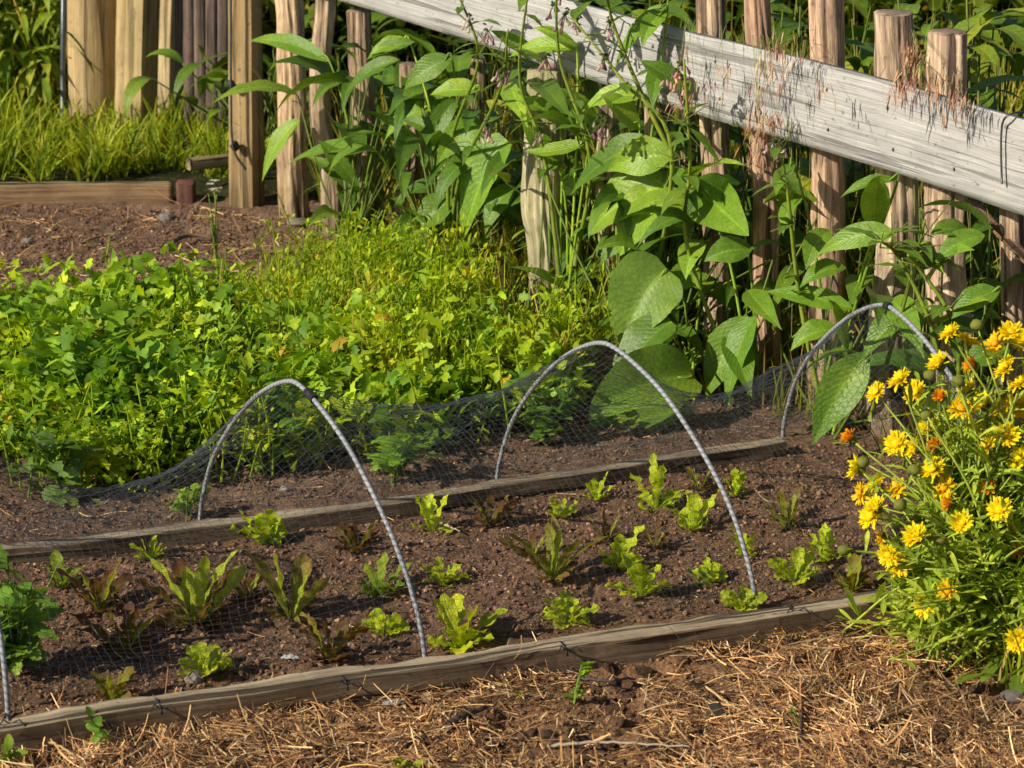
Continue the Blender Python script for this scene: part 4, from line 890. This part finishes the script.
# shrub with hanging lance leaves at the top left
R = on_ground(24, 118); t = thing('leafy_shrub', R, 'shrub with hanging narrow leaves and yellow stalks beside the round post', 'shrub'); lm, sm = MB(), MB()
ns_ = 26; tip = np.array([on_y(rng.uniform(-50, 66), rng.uniform(-60, 40), R[1]-rng.uniform(-.12, .12)) for _ in range(ns_)])
r0 = R+rng.normal(0, .08, (ns_, 3))*[1, 1, 0]
SP = np.stack([curve_pts([a, (a+b)/2+rng.normal(0, .03, 3), b], 12) for a, b in zip(r0, tip)])
yc = np.array([(.4, .3, .06), (.2, .26, .04), (.13, .2, .03)])[rng.integers(0, 3, ns_)]
tubes(sm, SP, np.linspace(.007, .003, 12), 6, yc); sm.build('stem', M_STEM, t)
n = 430; k = rng.integers(0, ns_, n); i = rng.integers(4, 12, n); pos = SP[k, i]+rng.normal(0, .02, (n, 3))
c = np.array([(.2, .32, .04), (.28, .4, .05), (.14, .25, .03), (.36, .42, .07)])[rng.integers(0, 4, n)]
leaves(lm, pos, rng.uniform(0, TAU, n), rng.uniform(-.7, .5, n), rng.uniform(.08, .17, n), rng.uniform(.018, .034, n), rng.uniform(.6, 1.5, n), prof_lance, nl=8, ns=4, roll=rng.normal(0, .3, n), col=c); 
p2 = np.array([on_y(x, y, R[1]-.22) for x, y in [(64, 30), (66, 44), (70, 40), (60, 52), (67, 20), (74, 45)]])
leaves(lm, p2, rng.uniform(-.7, .7, 6), -.5, .12, .022, .8, prof_lance, nl=8, ns=4, col=(.08, .15, .02)); lm.build('foliage', M_HERB, t)

# reddish drooping seed heads over the rail
def brome(px_list, label, n, base):
    over = base[0] > 500; R = on_fence(*base, -.07 if over else .07); R[2] = 0
    t = thing('brome_grass', R, label, 'grass', 'dry brome grasses at the fence'); sm, hm = MB(), MB()
    for k in range(max(4, int(n*.55))):
        px = px_list[k % len(px_list)]; top = on_fence(px[0]+rng.normal(0, 7), px[1]+rng.normal(0, 8), .09+rng.uniform(0, .03))
        r0 = R+FDIR*rng.normal(0, .06); ry = np.interp(px[0], [561, 684, 844, 1024], [0, 32, 70, 121])-14; cr_ = on_fence(px[0]+rng.normal(0, 5), min(ry, px[1]-10), .0 if px[1] < ry else .03); tubes(sm, curve_pts([r0, cr_*.6+r0*.4-FN*.02, cr_, top] if over else [r0, r0*.5+top*.5+FN*.02, top], 14), np.linspace(.0009, .0005, 14), 4, (.3, .3, .1))
        m_ = 15; az = rng.uniform(0, TAU, m_); cc = np.array([(.42, .2, .12), (.56, .32, .17), (.32, .14, .1), (.66, .46, .28)])[rng.integers(0, 4, m_)]
        leaves(hm, np.repeat(top[None], m_, 0)+rng.normal(0, .012, (m_, 3)), az, rng.uniform(-1.5, -.8, m_), rng.uniform(.02, .045, m_), .0029, rng.uniform(0, .6, m_), prof_lance, nl=4, ns=1, fold=0, col=cc)
    sm.build('stem', M_STRAW, t); hm.build('seed_head', M_STRAW, t)
brome([(690, 70), (688, 95), (722, 72)], 'reddish seed heads hanging beside the first tall stake of the pair', 12, (700, 340))
brome([(760, 120), (755, 145), (768, 100), (776, 60)], 'bushy tan seed heads over the rail at the narrow stake', 26, (758, 398))
brome([(915, 50), (912, 70), (905, 92), (930, 85)], 'coppery seed heads drooping between the two cut stake tops', 24, (915, 448))
brome([(790, 50), (815, 95), (780, 80)], 'thin red seed heads hanging on the rail left of the long single leaf', 9, (800, 418))
brome([(955, 90), (960, 100)], 'dry awns resting against the rightmost cut stake top', 8, (975, 462))
brome([(470, 300), (385, 280), (360, 300)], 'faded brome among the tall cress', 10, (440, 262))

# ------------------------------------------------------------------ calendula bush
CB = on_ground(1000, 652); y0 = CB[1]
cal = thing('calendula_bush', CB, 'pot marigold bush full of yellow and orange flowers at the right edge', 'flower bush')
def flower_meshes():
    out = []
    for v in range(4):
        mb = MB(); n1 = (27, 25, 20, 15)[v]; pit = (.42, .7, 1.0, .3)[v]; L = (.021, .021, .019, .02)[v]
        c = [(1., .72, .012), (1., .76, .015), (.95, .38, .01), (1., .62, .012)][v]
        for n, pp, LL in ((n1, pit, L), (n1, pit+.25, L*.9), (n1//2, pit+.55, L*.7)):
            az = np.arange(n)/n*TAU+rng.normal(0, .1, n)
            leaves(mb, np.column_stack([np.cos(az)*.004, np.sin(az)*.004, np.zeros(n)]), az, pp+rng.normal(0, .16, n), LL*rng.uniform(.8, 1.12, n), .0052, rng.normal(.25, .35, n), prof_petal, nl=4, ns=2, fold=.1, roll=rng.normal(0, .2, n), col=np.array(c)*rng.uniform(.85, 1.15, (n, 1)), col1=np.array(c)*np.array([1.05, 1.15, 1]))
        db = MB(); vv, ff = ICO2; db.add(vv*np.array([.0075, .0075, .0045])*(1+rng.uniform(-.12, .12, (len(vv), 1)))+[0, 0, .004], ff, None, [(.95, .6, .01), (.95, .62, .01), (.7, .28, .01), (.8, .4, .01)][v])
        gb = MB(); gb.add(vv*np.array([.009, .009, .007])-[0, 0, .004], ff, None, (.14, .2, .04))
        out.append((mb, db, gb))
    return out
FM = []
for mb, db, gb in flower_meshes():
    a = mb.build('petals', M_PETAL); b = db.build('disc', M_DISC); c = gb.build('calyx', M_CAL); FM.append((a.data, b.data, c.data))
    for o in (a, b, c): bpy.data.objects.remove(o)
FL = [(951, 334, 0), (967, 343, 0), (1011, 333, 0), (996, 344, 3), (974, 366, 2), (1007, 369, 0), (901, 381, 0), (916, 393, 0), (877, 393, 0), (941, 398, 2), (969, 391, 1), (961, 409, 3), (1016, 408, 3), (972, 429, 3), (989, 446, 0), (1007, 436, 1),
      (897, 444, 0), (916, 449, 1), (936, 448, 2), (934, 471, 0), (851, 439, 2), (859, 469, 1), (876, 486, 0), (861, 494, 3), (897, 489, 3), (877, 508, 1), (989, 489, 2), (951, 504, 2), (871, 517, 0), (889, 555, 0), (881, 537, 3), (962, 524, 1), (1017, 532, 1), (1019, 552, 2), (979, 642, 0), (899, 565, 3), (936, 470, 1), (1003, 408, 3), (1022, 345, 1), (1014, 475, 2), (930, 430, 1), (955, 462, 0), (975, 485, 1), (1000, 510, 0), (945, 488, 3), (1020, 385, 0), (985, 405, 1), (940, 365, 1), (917, 538, 1), (1002, 560, 1), (1020, 460, 1), (948, 590, 3), (1006, 598, 1), (925, 605, 0), (1018, 640, 0)]
sm, lm = MB(), MB(); stems_all = []
def flower_pt(x, y):
    return on_y(x, y, y0 - .03 + (660-y)/660*.3 + rng.uniform(-.05, .07) + max(0, (930-x))*.0009 - (.07 if y > 500 else 0))
def fl_stem(P, r0_=None):
    r0_ = CB+np.array([rng.normal(-.01, .075), rng.normal(.06, .06), -CB[2]]) if r0_ is None else r0_
    m_ = r0_*.5+P*.5+np.array([(r0_[0]-P[0])*.12, -.02, .05]); Q = curve_pts([r0_, m_, P], 14); stems_all.append(Q)
    tubes(sm, Q, np.linspace(.0028, .0016, 14), 6, np.array((.3, .42, .08))*rng.uniform(.8, 1.2)); return Q
for x, y, v in FL:
    P = flower_pt(x, y); Q = fl_stem(P); dr = unit(unit(Q[-1]-Q[-2])*.5+unit(np.array([-.5, -.55, .45]))*.8+rng.normal(0, .3, 3))
    e = bpy.data.objects.new('flower', FM[v][0]); COL.objects.link(e); e.parent = cal
    s = rng.uniform(.85, 1.08)*(.85 if v == 2 else 1)
    rot = Vector(dr).to_track_quat('Z', 'Y'); e.rotation_mode = 'QUATERNION'; e.rotation_quaternion = rot; e.scale = (s, s, s)
    e.location = tuple(float(q) for q in P-CB)
    for nm_, md in (('disc', FM[v][1]), ('calyx', FM[v][2])):
        k = bpy.data.objects.new(nm_, md); COL.objects.link(k); k.parent = e
vv, ff = ICO2
for x, y in [(977, 325), (930, 375), (1001, 392), (958, 382), (844, 550), (914, 470), (908, 465), (946, 515), (863, 462), (992, 470), (940, 540), (978, 545), (900, 505), (1010, 455), (915, 517), (926, 415)]:
    P = flower_pt(x, y); fl_stem(P); bm_ = MB(); bm_.add(vv*np.array([.011, .011, .01])*(1+rng.uniform(-.14, .14, (len(vv), 1)))+P, ff, None, (.2, .24, .07)); bm_.build('seed_head', M_CAL, cal)
for k in range(95):
    P = flower_pt(rng.uniform(885, 1075), rng.uniform(400, 640)); P[1] += rng.uniform(-.06, .18); fl_stem(P)
for k in range(75):
    P = flower_pt(rng.uniform(878, 1080), rng.uniform(550, 665)); P[1] -= rng.uniform(-.05, .06); fl_stem(P)
SQ = np.array(stems_all); n = 5200; k = rng.integers(0, len(SQ), n); f = rng.uniform(1, 12.6, n); i = f.astype(int); fr_ = (f-i)[:, None]
pos = SQ[k, i]*(1-fr_)+SQ[k, i+1]*fr_
c = np.array([(.26, .4, .05), (.34, .48, .07), (.42, .54, .09), (.2, .32, .045)])[rng.integers(0, 4, n)]*rng.uniform(.8, 1.2, (n, 1))
szf = rng.uniform(.5, 1.1, n)*np.where(f > 8, .7, 1.)
leaves(lm, pos, rng.uniform(0, TAU, n), rng.uniform(.1, 1.2, n), .066*szf, .0115*szf, rng.uniform(0, .9, n), prof_cala, nl=6, ns=2, fold=.15, roll=rng.normal(0, .3, n), ruffle=.1, col=c, col1=c*1.12)
n = 26; az = rng.uniform(math.pi*.8, TAU, n); leaves(lm, CB+np.column_stack([rng.normal(-.02, .06, n), rng.normal(0, .05, n), rng.uniform(.01, .09, n)]), az, rng.uniform(-.2, .9, n), rng.uniform(.06, .1, n), rng.uniform(.02, .03, n), .8, prof_cala, nl=8, ns=4, col=(.13, .21, .03))
n = 1000; u_ = unit(rng.normal(0, 1, (n, 3)))*rng.uniform(.6, 1, (n, 1)); pos = CB+np.column_stack([u_[:, 0]*.18+.01, u_[:, 1]*.1+.08, np.abs(u_[:, 2])*.26+.0])
c = np.array([(.26, .4, .05), (.38, .52, .07), (.46, .57, .1)])[rng.integers(0, 3, n)]*rng.uniform(.7, 1.2, (n, 1)); z_ = rng.uniform(.5, 1.1, n)
leaves(lm, pos, np.arctan2(u_[:, 1], u_[:, 0])+rng.normal(0, .7, n), rng.uniform(.2, 1.2, n), .072*z_, .0115*z_, rng.uniform(.1, 1., n), prof_cala, nl=6, ns=2, fold=.15, roll=rng.normal(0, .3, n), ruffle=.1, col=c, col1=c*1.15)
lm.build('foliage', M_CAL, cal); sm.build('stem', M_STEM, cal)
grass_mass('fence_grass', gpoly([(930, 660), (1060, 700), (1090, 600), (1000, 560)]), 240, (.08, .24), .005, GC+[(.4, .32, .12)], 'grass blades tangled at the foot of the flower bush', (.6, .5), .35, 8)

# ------------------------------------------------------------------ small things lying about
def stone(px, s, col, label, name='stone', cat='stone', flat=.6, seed=0):
    c = on_ground(*px); c[2] = float(ground_z(c[0], c[1]))+s*flat*.35; mb = MB(); v, f = ICO2
    k = 1+(fbm(v[:, 0]*1.6+seed*3, v[:, 1]*1.6+v[:, 2]*1.1, seed, 2)-.4)*.7
    mb.add(v*k[:, None]*np.array([s, s*.8, s*flat])+c, f, None, col); tag(mb.build(name, M_STONE, smooth=False), label, cat)
stone((166, 218), .022, (.24, .21, .19), 'grey stone on the bare soil below the upper edging', seed=1)
stone((298, 224), .03, (.26, .23, .18), 'flat pale stone at the foot of the first fence stake', seed=2, flat=.4)
stone((28, 242), .018, (.24, .22, .2), 'small grey stone at the left of the upper bare soil', seed=3)
stone((194, 678), .016, (.3, .26, .22), 'pale round pebble at the front board beside the bright green rosette', seed=4, flat=.9)
stone((867, 633), .011, (.28, .26, .25), 'grey pebble below the right end of the front board', seed=5)
stone((853, 567), .014, (.36, .26, .18), 'tan pebble in the bed near the yellow flowers', seed=6)
stone((717, 712), .022, (.045, .04, .038), 'black stone half sunk in the straw path', seed=7)
stone((817, 577), .012, (.25, .24, .23), 'grey crumbly pebble in the bed between two green lettuces and flowers', seed=8)
stone((452, 496), .016, (.3, .22, .15), 'tan lump of wood at the foot of the far board, by the middle hoop', seed=9, flat=1.)
stone((285, 492), .01, (.34, .3, .27), 'small pale pebble behind the far board, right of the left hoop foot', seed=10)
stone((1013, 690), .022, (.14, .12, .11), 'dark grey stone under the flower bush at the right edge', seed=11)
stone((913, 758), .01, (.3, .22, .16), 'small tan pebble at the bottom of the straw path', seed=12)
def chip(px, L, W, az, col, label, name, cat, mat=None, pit=.05, dr=.3, pr=prof_even):
    c = on_ground(*px); c[2] = float(ground_z(c[0], c[1]))+.008; mb = MB()
    leaves(mb, c[None], az, pit, L, W, dr, pr, nl=8, ns=3, fold=.2, ruffle=.15, col=col); tag(mb.build(name, mat or M_STRAW), label, cat)
chip((281, 661), .03, .02, .2, (.7, .68, .66), 'white scrap of paper on the bed soil', 'paper_scrap', 'scrap')
chip((383, 710), .035, .026, .4, (.42, .38, .36), 'pale dry leaf on the path below the front board', 'dry_leaf', 'leaf')
chip((430, 706), .03, .02, 1.9, (.5, .32, .16), 'curled tan dry leaf on the path near the left hoop foot', 'dry_leaf', 'leaf', pit=.5)
chip((778, 639), .014, .009, .3, (.8, .45, .01), 'yellow petal fallen below the front board', 'petal', 'petal', M_PETAL)
for (x, y), q in zip([(912, 669), (900, 680), (968, 667)], ['orange petal on the straw left of the flower bush', 'second orange petal on the straw, lower than the first', 'orange petal on the straw beneath the flower bush']):
    chip((x, y), .011, .008, rng.uniform(0, 6), (.7, .3, .01), q, 'petal', 'petal', M_PETAL)
def twig(p, r, col, label, name='twig', cat='twig', mat=None):
    P = []
    for x, y in p:
        c = on_ground(x, y); c[2] = max(float(ground_z(c[0], c[1])), 0)+r+.006; P.append(c)
    mb = MB(); Q = curve_pts(P, 24); Q[:, 2] += rng.normal(0, .001, 24)
    tubes(mb, Q, np.linspace(r, r*.45, 24), 7, col); tag(mb.build(name, mat or M_STRAW), label, cat)
twig([(448, 734), (466, 725), (486, 716)], .008, (.09, .06, .045), 'thick dark stick on the straw path')
twig([(580, 684), (606, 686), (636, 684)], .004, (.1, .08, .07), 'thin dark twig right of the path seedling')
twig([(706, 692), (740, 715), (782, 738)], .0022, (.62, .42, .2), 'long pale straw crossing the dark stone hollow')
twig([(548, 751), (610, 748), (690, 752)], .0032, (.5, .4, .3), 'pale woody stalk along the bottom of the straw path')
twig([(0, 742), (40, 744), (78, 762)], .004, (.5, .33, .15), 'bent golden straw at the lower left corner')
twig([(860, 735), (912, 712), (960, 698)], .004, (.45, .28, .13), 'golden straw stalk below the flower bush')
twig([(780, 745), (840, 738), (905, 705)], .0035, (.5, .32, .15), 'long golden straw running toward the flower bush')
twig([(873, 748), (890, 756), (906, 765)], .003, (.55, .36, .17), 'short pale straw at the bottom right')
twig([(800, 748), (801, 730), (802, 712)], .004, (.07, .05, .04), 'dark upright twig by the tiny seedling')
twig([(4, 200), (14, 194), (24, 199)], .004, (.55, .55, .55), 'white looped cord at the left end of the upper edging', 'cord', 'cord')
twig([(80, 248), (100, 240), (116, 238)], .005, (.4, .28, .15), 'forked dry stalk on the upper bare soil')
twig([(172, 246), (190, 240), (212, 242)], .007, (.16, .1, .06), 'brown bark strip on the upper bare soil')
twig([(432, 524), (446, 530), (460, 536)], .003, (.5, .38, .26), 'pale twig beside the green lettuce near the far board')
twig([(524, 445), (542, 444), (560, 442)], .003, (.5, .38, .24), 'pale straw on the soil behind the far board')

# ------------------------------------------------------------------ light, sky, camera
EL, AZ = math.radians(31), math.radians(29)       # sun height; its light travels toward +x, a little away from the camera
trav = np.array([math.cos(AZ)*math.cos(EL), math.sin(AZ)*math.cos(EL), -math.sin(EL)])
sd = bpy.data.lights.new('sun', 'SUN'); sd.energy = 5.0; sd.angle = math.radians(.5); sd.color = (1, .93, .75)
so = bpy.data.objects.new('sun', sd); COL.objects.link(so); so.rotation_mode = 'QUATERNION'; so.rotation_quaternion = Vector(trav).to_track_quat('-Z', 'Y'); so.location = (-4, 1, 5)
w = bpy.data.worlds.new('World'); scene.world = w; w.use_nodes = True; nt = w.node_tree; nt.nodes.clear()
sky = nt.nodes.new('ShaderNodeTexSky'); sky.sky_type = 'NISHITA'; sky.sun_disc = False; sky.sun_elevation = EL; sky.sun_rotation = math.atan2(-trav[0], -trav[1])
bg = nt.nodes.new('ShaderNodeBackground'); bg.inputs[1].default_value = .07; ow = nt.nodes.new('ShaderNodeOutputWorld')
nt.links.new(sky.outputs[0], bg.inputs[0]); nt.links.new(bg.outputs[0], ow.inputs[0])
cd = bpy.data.cameras.new('camera'); co = bpy.data.objects.new('camera', cd); COL.objects.link(co); scene.camera = co
cd.sensor_width = 36; cd.lens = F*36/1024; cd.clip_end = 1000; co.location = (0, 0, CAMH); co.rotation_euler = (math.pi/2-PITCH, 0, 0)
cd.dof.use_dof = True; cd.dof.focus_distance = 4.75; cd.dof.aperture_fstop = 11
scene.render.engine = 'CYCLES'
scene.cycles.max_bounces = 4; scene.cycles.diffuse_bounces = 2; scene.cycles.glossy_bounces = 2; scene.cycles.transmission_bounces = 4
scene.cycles.use_denoising = True; scene.cycles.use_adaptive_sampling = True; scene.cycles.adaptive_threshold = .03; scene.cycles.caustics_reflective = False; scene.cycles.caustics_refractive = False
scene.view_settings.view_transform = 'Standard'; scene.view_settings.look = 'None'; scene.view_settings.exposure = 0
